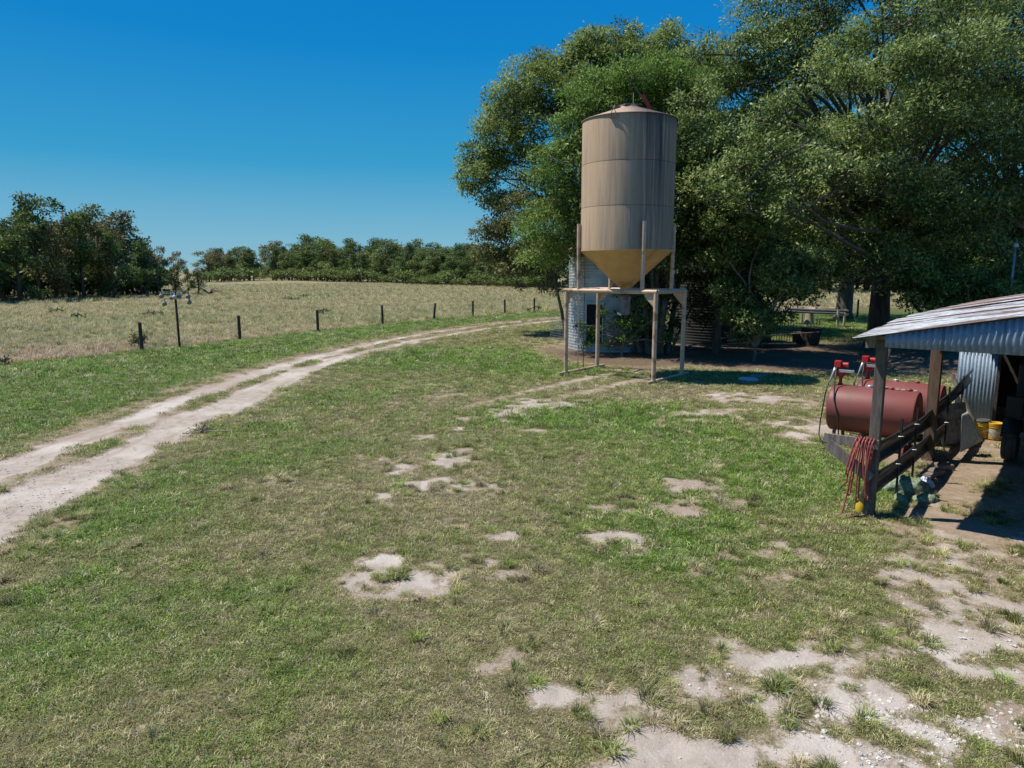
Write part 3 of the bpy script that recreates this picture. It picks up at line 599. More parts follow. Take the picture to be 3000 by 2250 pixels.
# --- leafy saplings and bushes
def bush(name, label, cat, puffs, lm, per, size, seed, **kw):
    g = np.random.default_rng(seed); cx = sum(p[0] for p in puffs)/len(puffs); cy = sum(p[1] for p in puffs)/len(puffs)
    return big_tree(name, label, cat, (cx, cy, 0), [(.1, 0, .6, .06)], puffs, lm, BARK2, per, size, g, twigs=14, **kw)
bush('magnolia_bush', 'dense leafy bush right of the dark grain bin, hanging to the ground', 'bush', pf([(2170, 760), (2230, 700), (2290, 790), (2170, 860), (2245, 860), (2320, 870), (2200, 945), (2150, 930, .6), (2130, 680), (2370, 780), (2090, 780), (2110, 860, .7), (2200, 800), (2260, 930), (2290, 840), (2150, 890), (2220, 985, .8), (2180, 990, .7), (2310, 800)], 28.5, .9, np.random.default_rng(1), .9, .6), OAK2, 1250, .14, 707, frac=.42)
bush('vine_shrub', 'low dark shrub at the foot of the lit grain bin behind the bin legs', 'bush', pf([(1745, 985, 1.1), (1800, 960, 1.2), (1790, 1010), (1720, 1015, .8), (1840, 1000), (1760, 920, .8), (1700, 960, .6), (1850, 950, 1.2), (1900, 960, 1.1), (1870, 900), (1930, 930, .9), (1830, 880, .9), (1960, 1000, .8)], 30.3, .55, np.random.default_rng(2), .4, .45), FEA, 700, .13, 808)
bush('laurel_bush', 'leafy bush peeping over the back of the shed roof', 'bush', pf([(2740, 850), (2790, 830), (2850, 825), (2910, 815), (2970, 815), (2700, 880), (2760, 885), (2830, 870), (2900, 860), (2990, 860), (2690, 900, .8), (2740, 905, .8), (2800, 895), (2870, 890), (2940, 880), (3010, 880), (2660, 850), (2700, 830)], 31, .9, np.random.default_rng(3), 1.0, .6), OAK, 800, .16, 909)
bush('field_shrub', 'rounded weedy shrub between the first fence post and the gourd pole', 'bush', [(P(458, 1010).x, P(458, 1022).y, .35, .5, .7), (P(475, 1010).x, P(475, 1022).y+.2, .45, .5, .7), (P(440, 1015).x, P(440, 1022).y, .25, .35, .8)], YEL, 900, .11, 910)
bush('field_shrub', 'grey weedy shrub cut by the left edge of the photo at the field edge', 'bush', [(P(12, 1060).x, P(10, 1072).y, .4, .55, .6), (P(-10, 1050).x, P(-10, 1072).y, .5, .6, .6), (P(42, 1070).x, P(42, 1075).y, .2, .3, .6)], YEL, 900, .11, 911)
bush('weed_clump', 'green weed growing against the last visible fence post', 'weed', [(P(1572, 905).x, P(1572, 914).y, .4, .35, .6), (P(1545, 912).x, P(1545, 914).y, .15, .3, .6)], FEA, 900, .12, 912)
k = 0
for px, py, s, lb in ((447, 930, .7, 'widest bright green weed patch in the hay field above the first post gap'), (945, 922, .5, 'bright green weed tuft just right of the third fence post'), (887, 873, .5, 'dark weed tuft in the far hay near the middle'), (852, 885, .9, 'pale green weed patch in the far hay'), (165, 921, .5, 'dark weed tuft in the hay near the left woods'), (225, 936, .45, 'small weed tuft in the hay left of the gourd pole')):
    q = P(px, py); k += 1
    bush('weed_clump', lb, 'weed', [(q.x+dx*s, q.y+dy*s, .28*s+.12, .5*s, .5) for dx, dy in ((0, 0), (.9, .2), (-.8, -.1))], FEA, 260, .2, 930+k, k=6)

# --- far woods: a few kinds, copied one by one
def template(kind, seed):
    g = np.random.default_rng(seed); root = empty(kind, (0, -500, 0))
    tb = MB(); tb.tube([(0, 0, -.3), (.1, 0, 4), (0, .1, 9.3)], [.2, .15, .04], 7)
    cl = []
    if kind == 'pine_tree':
        for i in range(46):
            h = 3.4+6.4*(i/45); sp = 1.9*(1-(h-3.4)/7.4)**.7+.35; a = g.uniform(0, 6.28); q = sp*g.uniform(.3, 1)
            cl.append((q*math.cos(a), q*math.sin(a), h, g.uniform(.45, .8), g.uniform(.1, .6)))
            if i % 2: tb.tube([(0, 0, h-.5), (q*math.cos(a), q*math.sin(a), h-.1)], [.05, .02], 4, False)
    elif kind == 'cedar_tree':
        for i in range(90):
            h = .5+9.2*(i/89); sp = 2.7*(1-(h/10.3)**1.5)+.2; a = g.uniform(0, 6.28); q = sp*g.uniform(.45, 1)
            cl.append((q*math.cos(a), q*math.sin(a), h, g.uniform(.5, .85), g.uniform(.1, .7)))
    else:
        lo = .2 if kind != 'tall_hardwood_tree' else 1.2
        pu = [(g.normal()*1.0, g.normal()*1.0, h, g.uniform(1.15, 1.75)*(1-.25*abs(h-6)/4), g.uniform(.15, .8)) for h in np.linspace(lo+.8, 8.7, 10)]
        for x, y, h, r_, _ in pu: tb.tube([(0, 0, h*.6), (x, y, h)], [.08, .03], 4, False)
        cl = puff_clumps(pu, g, .42, 8, .15)
    tb.build('trunk', BARK, root, smooth=True)
    per, sz = {'pine_tree': (150, .34), 'cedar_tree': (95, .34), 'hardwood_tree': (165, .29), 'tall_hardwood_tree': (165, .28)}[kind]
    V, Q, T = leaves(cl, per, sz, g, aspect=.5, up=.6)
    lm = {'pine_tree': PINE, 'cedar_tree': CED}.get(kind, (HW1, HW2, HW3)[seed % 3])
    o = bpy.data.objects.new('crown', np_mesh('crown', V, Q, lm, T)); col.objects.link(o); o.parent = root; o['kind'] = 'stuff'
    print(kind, len(Q)); return root
PINE = leaf_mat('pine_needles', (.045, .075, .028), (.12, .175, .055), (.24, .30, .12), .6, .2, .2)
CED = leaf_mat('cedar_needles', (.085, .10, .052), (.19, .21, .115), (.34, .35, .22), .7, .2, .2)
HW1 = leaf_mat('woodland_leaves', (.055, .09, .026), (.155, .21, .055), (.31, .36, .13), .6, .25, .2)
HW2 = leaf_mat('autumn_leaves', (.10, .09, .032), (.22, .19, .065), (.34, .29, .14), .6, .25, .2)
HW3 = leaf_mat('deep_green_leaves', (.045, .085, .026), (.125, .195, .050), (.25, .33, .10), .6, .25, .2)
TP = {'a': template('hardwood_tree', 3), 'b': template('hardwood_tree', 4), 'c': template('hardwood_tree', 5), 'd': template('tall_hardwood_tree', 6), 'e': template('tall_hardwood_tree', 8), 'p': template('pine_tree', 9), 'q': template('pine_tree', 10), 'j': template('cedar_tree', 11)}
used = set(); gt = np.random.default_rng(77)
KL = {'a': 'green leafy tree', 'b': 'yellow green leafy tree', 'c': 'deep green leafy tree', 'd': 'tall green leafy tree', 'e': 'tall deep green tree', 'p': 'slim dark pine', 'q': 'dark pine', 'j': 'grey green cedar'}
def plant(kd, x, y, h, wd=1.0, label=None, group=None):
    o = TP[kd] if kd not in used else copy_tree(TP[kd]); used.add(kd)
    o.location = (x, y, zat(x, y)-.1); o.rotation_euler = (0, 0, gt.uniform(0, 6.28)); s = h/9.9; sw = s*wd; o.scale = (sw, sw, s)
    tag(o, label, 'tree', group)
LW = [  # the wood on the left: px of trunk, ground row, top row, kind, width, label
 (-110, 892, 560, 'd', 1, None), (-60, 890, 600, 'a', 1, None), (10, 887, 612, 'a', .95, 'pale leafy tree cut by the left edge of the photo'), (62, 888, 640, 'c', .9, 'deep green rounded tree second from the left edge'),
 (118, 884, 580, 'p', .8, 'spiky dark pine standing highest in the left wood'), (165, 882, 640, 'b', .95, 'yellowish tree between the highest pine and the tall rounded crown'),
 (205, 878, 590, 'e', .85, 'tall rounded dark crown just right of the highest pine'), (245, 878, 592, 'd', .8, 'tall olive crown in the middle of the left wood'), (300, 874, 628, 'b', .9, 'brownish green tree left of the great cedar'),
 (335, 876, 660, 'c', .8, 'shadowed tree tucked against the left side of the great cedar'), (375, 866, 622, 'j', 1.15, 'great grey green cedar at the end of the left wood'), (415, 868, 690, 'c', .85, 'dark tree at the right flank of the great cedar'),
 (462, 862, 714, 'b', .75, 'light green slender tree right of the great cedar'), (515, 860, 728, 'b', .8, 'dull brown tree with a thin trunk above the gourd pole'), (552, 862, 770, 'c', .6, 'short leaning tree beside the small pine'), (582, 862, 790, 'q', 1.5, 'small spreading pine alone at the end of the wood')]
for px, gy, ty, kd, wd, lb in LW:
    b = P(px, gy); tp = AY(px, ty, b.y); plant(kd, b.x, b.y, tp.z, wd*1.15, lb or 'leafy tree of the left wood beyond the left edge', 'trees of the left wood')
for i in range(58):   # deeper rows of the same wood
    px = gt.uniform(-200, 470); q = i % 3; gy = 872-q*5-(px/470)*10; b = P(px, gy); ty = np.interp(px, [-200, 0, 110, 230, 300, 400, 470], [600, 640, 645, 630, 660, 680, 750])+gt.uniform(0, 40); tp = AY(px, ty, b.y)
    kd = 'acdbepq'[gt.integers(7)]; plant(kd, b.x, b.y, tp.z, 1.1, '%s deep in the left wood' % KL[kd], 'inner trees of the left wood, %ss' % KL[kd])
# the far tree line across the field
def zone(x): return 'left of road gap' if x < 775 else 'just right of road gap' if x < 850 else 'midway from road gap to pole' if x < 950 else 'left of utility pole' if x < 1060 else 'right of utility pole' if x < 1200 else 'midway from pole to big oak' if x < 1350 else 'beside the big oak'
xs = list(range(612, 762, 15))+list(range(792, 1640, 17))
for i, px in enumerate(xs):
    for row in (0, 1, 2):
        x_ = px+gt.uniform(-8, 8)+row*7; gy = np.interp(x_, [600, 700, 780, 1100, 1560, 1700], [826, 823, 820.5, 828, 845, 850])-row*2.2
        top = np.interp(x_, [600, 640, 700, 755, 765, 790, 800, 880, 905, 950, 1060, 1150, 1250, 1330, 1420, 1480, 1560, 1700], [726, 734, 732, 722, 740, 745, 716, 718, 700, 700, 712, 706, 715, 712, 728, 722, 700, 690])+gt.uniform(-18, 32)+(24 if row == 0 and gt.uniform() < .5 else 0)
        if row and 745 < x_ < 800: continue
        b = P(x_, gy); tp = AY(x_, top, b.y); kd = 'aacdebcpqadc'[gt.integers(12)]
        if row == 2 and i % 2: continue
        plant(kd, b.x, b.y, max(tp.z, 5), 1.35 if kd not in 'pq' else 1.0, '%s %s, far tree line, %s' % (KL[kd], ('in front', 'second row', 'at back')[row], zone(x_)), 'far tree line, %ss %s, %s' % (KL[kd], ('in front', 'second row', 'at the back')[row], zone(x_)))
# understorey bushes along its foot
SB = None
for i, px in enumerate(range(600, 1600, 26)):
    if 748 < px < 792: continue
    x_ = px+gt.uniform(-9, 9); gy = np.interp(x_, [600, 700, 780, 1100, 1560], [828, 825, 822.5, 830, 848]); b = P(x_, gy)
    if SB is None:
        g = np.random.default_rng(5); SB = empty('roadside_shrub', (0, 0, 0)); V, Q, T = leaves(puff_clumps([(0, 0, 1.2, 1.5, .5), (1.2, .3, .9, 1.1, .6), (-1.3, 0, .9, 1.1, .3)], g, .45, 8), 70, .4, g, aspect=.5)
        o_ = bpy.data.objects.new('foliage', np_mesh('foliage', V, Q, HW1, T)); col.objects.link(o_); o_.parent = SB; o_['kind'] = 'stuff'
        s_ = MB().tube([(0, 0, -.2), (.1, 0, 1)], [.08, .04], 5).build('stem', BARK2, SB); o = SB
    else: o = copy_tree(SB)
    o.location = (b.x, b.y, zat(b.x, b.y)); s = gt.uniform(.9, 1.9)*b.y/230; o.scale = (s*1.2, s*1.2, s*1.1); o.rotation_euler = (0, 0, gt.uniform(0, 6.28))
    tag(o, 'low green shrub under the far tree line, '+zone(x_), 'bush', 'shrubs at the foot of the far tree line, '+zone(x_))
for i, px in enumerate(range(-120, 480, 24)):
    x_ = px+gt.uniform(-9, 9); gy = np.interp(x_, [-120, 375, 480], [888, 868, 860]); b = P(x_, gy); o = copy_tree(SB)
    o.location = (b.x, b.y+1.5, zat(b.x, b.y)); s = gt.uniform(1.2, 1.9); o.scale = (s*1.1, s*1.1, s*1.2); o.rotation_euler = (0, 0, gt.uniform(0, 6.28))
    tag(o, 'dark undergrowth bush at the foot of the left wood, '+('near the left edge' if x_ < 160 else 'left of the great cedar' if x_ < 330 else 'under the great cedar'), 'bush', 'undergrowth of the left wood, '+('near the left edge' if x_ < 160 else 'left of the great cedar' if x_ < 330 else 'under the great cedar'))
# woods beyond the yard on the right
for i, px in enumerate(range(1680, 3300, 42)):
    for row in (0, 1):
        x_ = px+gt.uniform(-14, 14)+row*20; Y = 118+row*14+gt.uniform(-3, 3); b = AY(x_, 900, Y); kd = 'acdebc'[gt.integers(6)]
        plant(kd, b.x, Y, gt.uniform(11, 14.5), 1.4, '%s of the distant wood seen %s' % (KL[kd], 'behind the feed bin' if x_ < 2150 else 'above the pipe rack' if x_ < 2550 else 'above the shed roof'), 'distant wood on the right, %ss %s' % (KL[kd], 'behind the feed bin' if x_ < 2150 else 'above the pipe rack' if x_ < 2550 else 'above the shed roof'))
# paved road climbing away in the gap, with its grass bank
q0, q1 = P(770, 812), AY(757, 794, 620)
rd_ = MB()
def rp(u, v):
    x = -112+(-218+112)*u+v*5.5*(1+u*.4); y = 345+(600-345)*u; return (x, y, zat(x, y)+.25)
rd_.grid(lambda u, v: rp(u, v), 30, 1)
tag(rd_.build('paved_road', plain('asphalt', (.22, .21, .2), .9, (.17, .17, .165), .5)), 'pale paved road climbing away through the gap in the far trees', 'road', kind='structure')
# a wooden utility pole against the far trees
q = P(1060, 831); up_ = MB().tube([(q.x, q.y, 0), (q.x, q.y, 7.6)], [.14, .1], 8)
tag(up_.build('utility_pole', BARK2), 'thin bare utility pole standing in front of the far tree line', 'pole')
# ================================================================ FEED BIN
def rust_paint():
    m, t, p = newmat('tan_weathered_paint')
    co = t.nodes.new('ShaderNodeTexCoord').outputs['Object']
    st = noise(t, 3.0, co, 5, .6, stretch=(2.2, 2.2, .12)); fi = noise(t, 9, co, 4, .7, stretch=(3, 3, .10)); cl = noise(t, 1.3, co, 3)
    c = mixc(t, ramp(t, fi, .35, .7), (.50, .355, .235), (.425, .30, .20))
    c = mixc(t, math_(t, 'MULTIPLY', ramp(t, st, .44, .62), .45), c, (.27, .20, .15))
    # the black run-off stains sit on one side of the bin
    sx = nd(t, 'ShaderNodeSeparateXYZ', {0: co}).outputs
    band = math_(t, 'MULTIPLY', ramp(t, sx[0], -.05, .5), math_(t, 'SUBTRACT', 1.0, ramp(t, sx[0], .8, 1.5)))
    wv = noise(t, 2.0, co, 6, .75, stretch=(4.5, 4.5, .16))
    hgt = ramp(t, sx[2], 3.2, 8.6)
    f = math_(t, 'MULTIPLY', math_(t, 'MULTIPLY', band, ramp(t, wv, .36, .56)), math_(t, 'ADD', .45, math_(t, 'MULTIPLY', hgt, .55)))
    c = mixc(t, f, c, (.055, .048, .042))
    b2 = math_(t, 'MULTIPLY', math_(t, 'MULTIPLY', ramp(t, sx[0], -.3, .1), ramp(t, wv, .30, .50)), .6)
    c = mixc(t, b2, c, (.19, .15, .12))
    s3 = noise(t, 2.0, co, 5, .7, stretch=(8, 8, .10)); b3 = math_(t, 'MULTIPLY', ramp(t, sx[0], .1, .45), math_(t, 'SUBTRACT', 1.0, ramp(t, sx[0], .95, 1.35)))
    f3 = math_(t, 'MULTIPLY', math_(t, 'MULTIPLY', b3, ramp(t, s3, .50, .60)), math_(t, 'ADD', .15, math_(t, 'MULTIPLY', ramp(t, sx[2], 4.6, 8.2), .8)))
    c = mixc(t, f3, c, (.022, .02, .019))
    c = mixc(t, math_(t, 'MULTIPLY', ramp(t, sx[2], 8.1, 8.5), math_(t, 'MULTIPLY', ramp(t, sx[0], -.6, .6), .55)), c, (.08, .065, .055))
    t.links.new(c, p.inputs['Base Color']); p.inputs['Roughness'].default_value = .62; p.inputs['Specular IOR Level'].default_value = .35
    bump(t, p, fi, .12, .01); return m
TAN = rust_paint()
TANP = plain('tan_pipe_paint', (.58, .41, .285), .55, (.48, .335, .225), 4, bs=.1, bscale=30, dirt=(.26, .16, .10), dscale=2.5)
TANC = plain('ochre_bounce_lit_paint', (.66, .41, .19), .6, (.54, .32, .14), 1.2, bs=.05, dirt=(.28, .15, .075), dscale=1.1)  # ochre raised in colour for bounce light from the ground
DARK = plain('dark_steel', (.09, .075, .065), .7, (.16, .10, .075), 6)
GALV = plain('galvanised_steel', (.38, .41, .44), .38, (.26, .285, .31), 3, metal=.55, bs=.05, dirt=(.22, .2, .18), dscale=2.2)
REDP = plain('red_paint', (.42, .035, .03), .5, (.30, .03, .025), 8)
SEAM = plain('seam_dirt', (.07, .055, .045), .9)
fr_ = R(-38.3)   # platform turned so its long side runs right and towards the camera
SC = Vector((3.92, 24.8, 0))
bin_ = empty('feed_bin', SC, 0, 'tall tan steel feed bin with cone bottom on a pipe stand', 'feed bin')
TR = 1.56
rings = [(4.30, 5.70, (-1.66, .2, 2.3)), (5.706, 7.10, (-.9, 1.1, 3.2)), (7.106, 8.52, (-1.60, .35, 2.4))]
for z0, z1, cuts in rings:
    cs = sorted(cuts); cs.append(cs[0]+2*math.pi)
    for a0, a1 in zip(cs[:-1], cs[1:]):
        g_ = .0022; n = max(6, int((a1-a0)/6.283*72)); m = MB()
        prof = [(TR-.03, z0), (TR, z0+.004), (TR+.001, z0+.03), (TR, z0+.05), (TR, z1-.02), (TR-.004, z1), (TR-.03, z1)]
        m.lathe(prof, n, (0, 0, 0), a0+g_, a1-g_)
        k = n+1
        for e in (0, n): m.f.append(tuple(i*k+e for i in range(len(prof)))[::(1 if e else -1)])
        m.build('wall_panel', TAN, bin_, autosmooth=True)
MB().lathe([(TR-.035, 4.28), (TR-.035, 8.5)], 64).build('inner_skin', SEAM, bin_, smooth=True)
MB().lathe([(TR+.03, 8.515), (TR+.035, 8.535), (TR-.02, 8.56), (.34, 8.97), (.32, 9.0)], 64).build('roof_cone', TAN, bin_, autosmooth=True)
MB().lathe([(TR+.012, 4.32), (TR+.01, 4.285), (TR-.03, 4.27), (.17, 3.02), (.17, 2.86)], 64).build('hopper_cone', TANC, bin_, autosmooth=True)
h = MB().box((.02, -.02, 9.06), (.62, .52, .045), Euler((R(5), R(-2), .3))).build('hatch_lid', DARK, bin_, bevel=.01)
MB().lathe([(.3, 8.97), (.3, 9.05)], 20).build('hatch_collar', TANP, bin_)
MB().box((-.47, -.25, 8.94), (.2, .14, .09), Euler((0, R(15), .3))).build('hatch_clamp', DARK, bin_)
def lug(a):
    x, y = math.cos(a), math.sin(a); tx, ty = -y, x; m = MB()
    m.tube([((TR+.02)*x-tx*.09, (TR+.02)*y-ty*.09, 8.38), ((TR+.02)*x-tx*.07, (TR+.02)*y-ty*.07, 8.56), (TR*x, TR*y, 8.68), ((TR+.02)*x+tx*.07, (TR+.02)*y+ty*.07, 8.56), ((TR+.05)*x+tx*.13, (TR+.05)*y+ty*.13, 8.36)], .014, 6)
    m.box(((TR+.02)*x, (TR+.02)*y, 8.40), (.05, .2, .02), Euler((0, 0, a))); m.build('lifting_lug', DARK, bin_)
for a in (-2.05, -.12, 1.0): lug(a)
m = MB(); m.tube([(.75, .1, 8.88), (.42, .05, 9.42)], .065, 10); m.build('fill_pipe', REDP, bin_, autosmooth=True)
MB().tube([(.12, .0, 9.0), (.11, .0, 9.48)], .012, 6).build('vent_rod', TANP, bin_)
e1, e2 = Vector((math.cos(fr_), math.sin(fr_), 0)), Vector((-math.sin(fr_), math.cos(fr_), 0))
PR = .075
def fp(a, b, z): return e1*a+e2*b+Vector((0, 0, z))
HA, HB, PZ = 1.72, 1.06, 2.95
for b in (-HB, HB):
    MB().tube([fp(-HA-.10, b, PZ), fp(HA+.04, b, PZ)], PR, 14).build('platform_beam', TANP, bin_, autosmooth=True)
for a in (-HA+.02, HA-.02):
    MB().tube([fp(a, -HB-.02, PZ), fp(a, HB+.08, PZ)], PR*.96, 14).build('platform_beam', TANP, bin_, autosmooth=True)
for b in (-.35, .35): MB().tube([fp(-HA, b, PZ), fp(HA, b, PZ)], .045, 8).build('cross_beam', TANP, bin_, autosmooth=True)
for a in (-HA+.0, HA-.0):
    for b in (-HB, HB):
        MB().tube([fp(a, b, .03), fp(a, b, PZ-.03)], PR*.98, 14).build('lower_leg', TANP, bin_, autosmooth=True)
        s = -1 if a > 0 else 1
        g_ = MB(); q = fp(a+s*.07, b, PZ-.07); A_ = [q, q+e1*s*.34, q+e1*s*.34-Vector((0, 0, .07)), q-Vector((0, 0, .42))]
        n_ = e2*.008; vs_ = [x-n_ for x in A_]+[x+n_ for x in A_]; g_.add(vs_, [(0, 1, 2, 3), (7, 6, 5, 4), (0, 4, 5, 1), (1, 5, 6, 2), (2, 6, 7, 3), (3, 7, 4, 0)]); g_.build('gusset_plate', TANP, bin_)
    MB().tube([fp(a, -HB-.45, .05), fp(a, HB+.5, .05)], .055, 10).build('skid', TANP, bin_, autosmooth=True)
for a, b in ((-1.22, -HB), (1.22, -HB), (-1.22, HB), (1.22, HB)):
    tp = fp(a, b, 0); d = tp.normalized(); r_ = TR+PR
    top = d*r_
    q = fp(a, b, PZ+.05)
    MB().tube([q, Vector((top.x*.5+q.x*.5, top.y*.5+q.y*.5, 4.1)), Vector((top.x, top.y, 4.3)), Vector((top.x, top.y, 5.2))], PR*.92, 14).build('column', TANP, bin_, autosmooth=True)
# ladder on the near left
def lad(u, z): return fp(-HA+.02+.0, -.22+u*.36, z)+Vector((-.05, 0, 0))
for u in (0, 1): 
    MB().beam(lad(u, .05), lad(u, 4.35), .045, .03).build('ladder_rail', DARK if u else TANP, bin_)
for i in range(11): MB().tube([lad(0, .3+i*.37), lad(1, .3+i*.37)], .012, 6).build('ladder_rung', TANP, bin_)
MB().lathe([(.11, 2.86), (.15, 2.8), (.15, 2.62)], 20).build('outlet_collar', DARK, bin_)
m = MB().grid(lambda u, v: ((.2-.03*v+.018*math.sin(u*50))*math.cos(u*6.283)-.0, (.13+.015*math.sin(u*37+v*5))*math.sin(u*6.283), 2.75-.62*v+.03*math.sin(u*14)*v), 28, 5)
m.build('discharge_sock', plain('grey_cloth', (.22, .22, .23), .9, (.12, .12, .12), 5), bin_, smooth=True)
m = MB().box((-.2, -.1, 2.16), (.14, .12, .06), Euler((.3, .4, 0))); m.build('sock_clip', plain('white_plastic', (.75, .75, .73), .5, (.65, .65, .63)), bin_)

# ================================================================ OLD CORRUGATED GRAIN BINS
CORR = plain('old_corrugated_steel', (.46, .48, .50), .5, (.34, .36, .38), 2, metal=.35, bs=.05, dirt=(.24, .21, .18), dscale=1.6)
CORRD = plain('shade_dark_corrugated_steel', (.045, .047, .05), .8, (.03, .03, .03), 2, metal=.2)  # near-black steel: tree shade over the bin put into its colour
def grain_bin(loc, rad, hgt, mat, label, door_a, rows):
    root = empty('grain_bin', loc, 0, label, 'grain bin'); rh = hgt/rows
    for i in range(rows):
        prof = []; z0 = i*rh; n = int(rh/.034); r0 = rad+.004*(i % 2)
        for k in range(n+1):
            z = z0+rh*k/n; prof.append((r0+.011*math.sin(z/.136*2*math.pi)*1.1, z))
        MB().lathe(prof, 72).build('wall_band', mat, root, smooth=True)
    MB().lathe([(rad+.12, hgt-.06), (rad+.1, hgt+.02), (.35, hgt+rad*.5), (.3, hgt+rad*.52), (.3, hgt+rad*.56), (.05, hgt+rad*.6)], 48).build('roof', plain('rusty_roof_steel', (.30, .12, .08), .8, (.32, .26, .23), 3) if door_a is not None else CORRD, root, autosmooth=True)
    if door_a is not None:
        rot = Euler((0, 0, door_a)); d = Vector((math.cos(door_a), math.sin(door_a), 0))
        MB().box(d*(rad+.02)+Vector((0, 0, 1.28)), (.06, .74, 1.72), rot).build('door_dark_panel', plain('painted_interior_dark', (.012, .012, .012), 1, (.01, .01, .01)), root)  # near-black slab painting the unlit doorway on the wall
        fm = MB(); sd = Vector((-d.y, d.x, 0))
        for s in (-1, 1): fm.box(d*(rad+.045)+sd*s*.40+Vector((0, 0, 1.28)), (.07, .06, 1.8), rot)
        fm.box(d*(rad+.045)+Vector((0, 0, 2.2)), (.075, .92, .07), rot); fm.build('door_frame', mat, root)
        MB().box(d*(rad+.08)+Vector((0, 0, .36)), (.1, .96, .05), rot).build('door_sill', plain('white_sill', (.62, .62, .6), .7), root)
    return root
q = P(1765, 1005)
grain_bin((q.x+.02, 33.6, 0), 1.95, 4.6, CORR, 'sunlit corrugated grain bin with an open door slot behind the feed bin legs', R(-118), 5)
q = P(2010, 975)
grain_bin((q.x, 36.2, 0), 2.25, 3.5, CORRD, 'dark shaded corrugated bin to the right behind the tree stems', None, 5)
fm = MB(); q0 = P(1612, 992); q1 = P(1652, 1000)
wp = empty('mesh_fence', q0, 0, 'thin wire mesh fence standing left of the lit grain bin', 'mesh fence')
for i in range(15): a = q0.lerp(q1, i/14); MB().tube([a, a+Vector((0, 0, 1.05))], .006, 4).build('wire', GALV, wp, world=True)
for i in range(8): z = Vector((0, 0, .08+i*.14)); MB().tube([q0+z, q1+z], .006, 4).build('wire', GALV, wp, world=True)
WOODG = plain('grey_weathered_wood', (.24, .21, .185), .9, (.13, .11, .095), 7, bs=.4, bscale=30, stretch=(3, 3, .5))
WOODT = plain('brown_old_wood', (.17, .105, .07), .9, (.09, .06, .045), 6, bs=.35, bscale=30, stretch=(3, 3, .4))
WOODD = plain('dark_old_wood', (.075, .06, .05), .9, (.04, .032, .028), 6, bs=.35, bscale=30)
WOODP = plain('pale_wood', (.40, .34, .26), .85, (.28, .23, .17), 6, bs=.2)

# ================================================================ FENCE POSTS
fps = [((416, 1030), 944, 'leftmost fence post, beside the weedy shrub'), ((703, 997), 924, 'fence post right of the gourd pole'), ((932, 973), 908, 'third fence post from the left, standing straight in the hay edge'), ((1121, 950), 894, 'fence post fourth from the left'),
       ((1270, 938), 888, 'leaning fence post, tilted to the right'), ((1385, 930), 881, 'fence post just right of the leaning one'), ((1479, 921), 877, 'seventh fence post from the left before the oak boughs'), ((1565, 914), 873, 'farthest fence post, with a weed growing against it')]
for (px, py), ty, lb in fps:
    b = P(px, py); tp = AY(px, ty, b.y); b.z = zat(b.x, b.y)
    ln = .16 if 'tilted' in lb else (px % 7-3)*.008; m = MB(); H = tp.z-b.z
    m.tube([(0, 0, -.2), (ln*.5, 0, H*.5), (ln, .0, H-.02), (ln, 0, H)], [.088, .083, .078, .06], 9)
    o = m.build('fence_post', WOODD, None, loc=b, autosmooth=True); tag(o, 'dark round wooden '+lb, 'fence post', 'fence posts along the hay field')
b = P(2511, 932); tp = AY(2511, 900, b.y)
tag(MB().tube([(0, 0, -.2), (0, 0, 1.45)], [.08, .07], 9).build('fence_post', WOODD, None, loc=b, autosmooth=True), 'dark post standing alone in the lawn between the two big oak trunks', 'fence post')

# ================================================================ GOURD RACK
b = P(527, 1022); b.z = zat(b.x, b.y)
rk = empty('gourd_rack', b, 0, 'bird house pole with two crossbars on top in the field edge', 'gourd pole')
PH = AY(517, 858, b.y).z+.12
MB().tube([(0, 0, -.2), (-.03, 0, 2.35), (-.035, 0, PH)], [.055, .05, .03], 10).build('pole', WOODD, rk, smooth=True)
MB().beam((-.72, 0, 2.66), (.62, 0, 2.70), .04, .035).build('crossbar', GALV, rk); MB().beam((-.42, -.35, 2.34), (.42, .4, 2.36), .035, .03).build('crossbar', GALV, rk)
MB().tube([(-.035, 0, PH), (-.035, 0, PH+.55)], .01, 5).build('rod', DARK, rk)
GO = plain('gourd_skin', (.30, .27, .24), .6, (.17, .15, .14), 6); GOW = plain('white_gourd_skin', (.60, .58, .56), .5, (.45, .43, .42), 6)
gm = MB().lathe([(.012, .0), (.022, -.03), (.032, -.09), (.075, -.13), (.105, -.185), (.108, -.23), (.085, -.28), (.04, -.31), (.0, -.315)], 16).mesh('gourd', GO, True)
gmw = gm.copy(); gmw.materials.clear(); gmw.materials.append(GOW)
hole = MB().lathe([(.0, .002), (.024, .0)], 12, rot=Euler((R(90), 0, 0)).to_matrix()).mesh('hole', plain('hole_dark', (.01, .01, .01), 1))  # black disc painting the shaded entry hole on the shell
for x, y, z, lb, wt in ((-.68, 0, 2.68, 'hanging from the left end of the upper crossbar', 0), (-.16, -.1, 2.60, 'hanging just left of the pole', 0), (.0, -.14, 2.62, 'the palest of all, hanging in front of the pole', 1), (.12, .05, 2.65, 'hanging just right of the pole', 0), (.56, 0, 2.66, 'hanging from the right end of the upper crossbar', 0), (-.40, -.34, 2.33, 'hanging lower left from the lower crossbar', 0), (.42, .4, 2.36, 'hanging lower right from the lower crossbar', 0)):
    r0 = empty('gourd', b+Vector((x, y, z)), 0, 'gourd bird house '+lb, 'gourd', 'gourds hung on the bird pole'); 
    o = bpy.data.objects.new('shell', gmw if wt else gm); col.objects.link(o); o.parent = r0
    o = bpy.data.objects.new('hole', hole); col.objects.link(o); o.parent = r0; o.location = (0.0, -.108, -.2)
    if abs(x) > .5: r0.scale = (1.05,)*3
    MB().tube([(0, 0, 0), (0, 0, .06)], .004, 4).build('wire', DARK, r0)

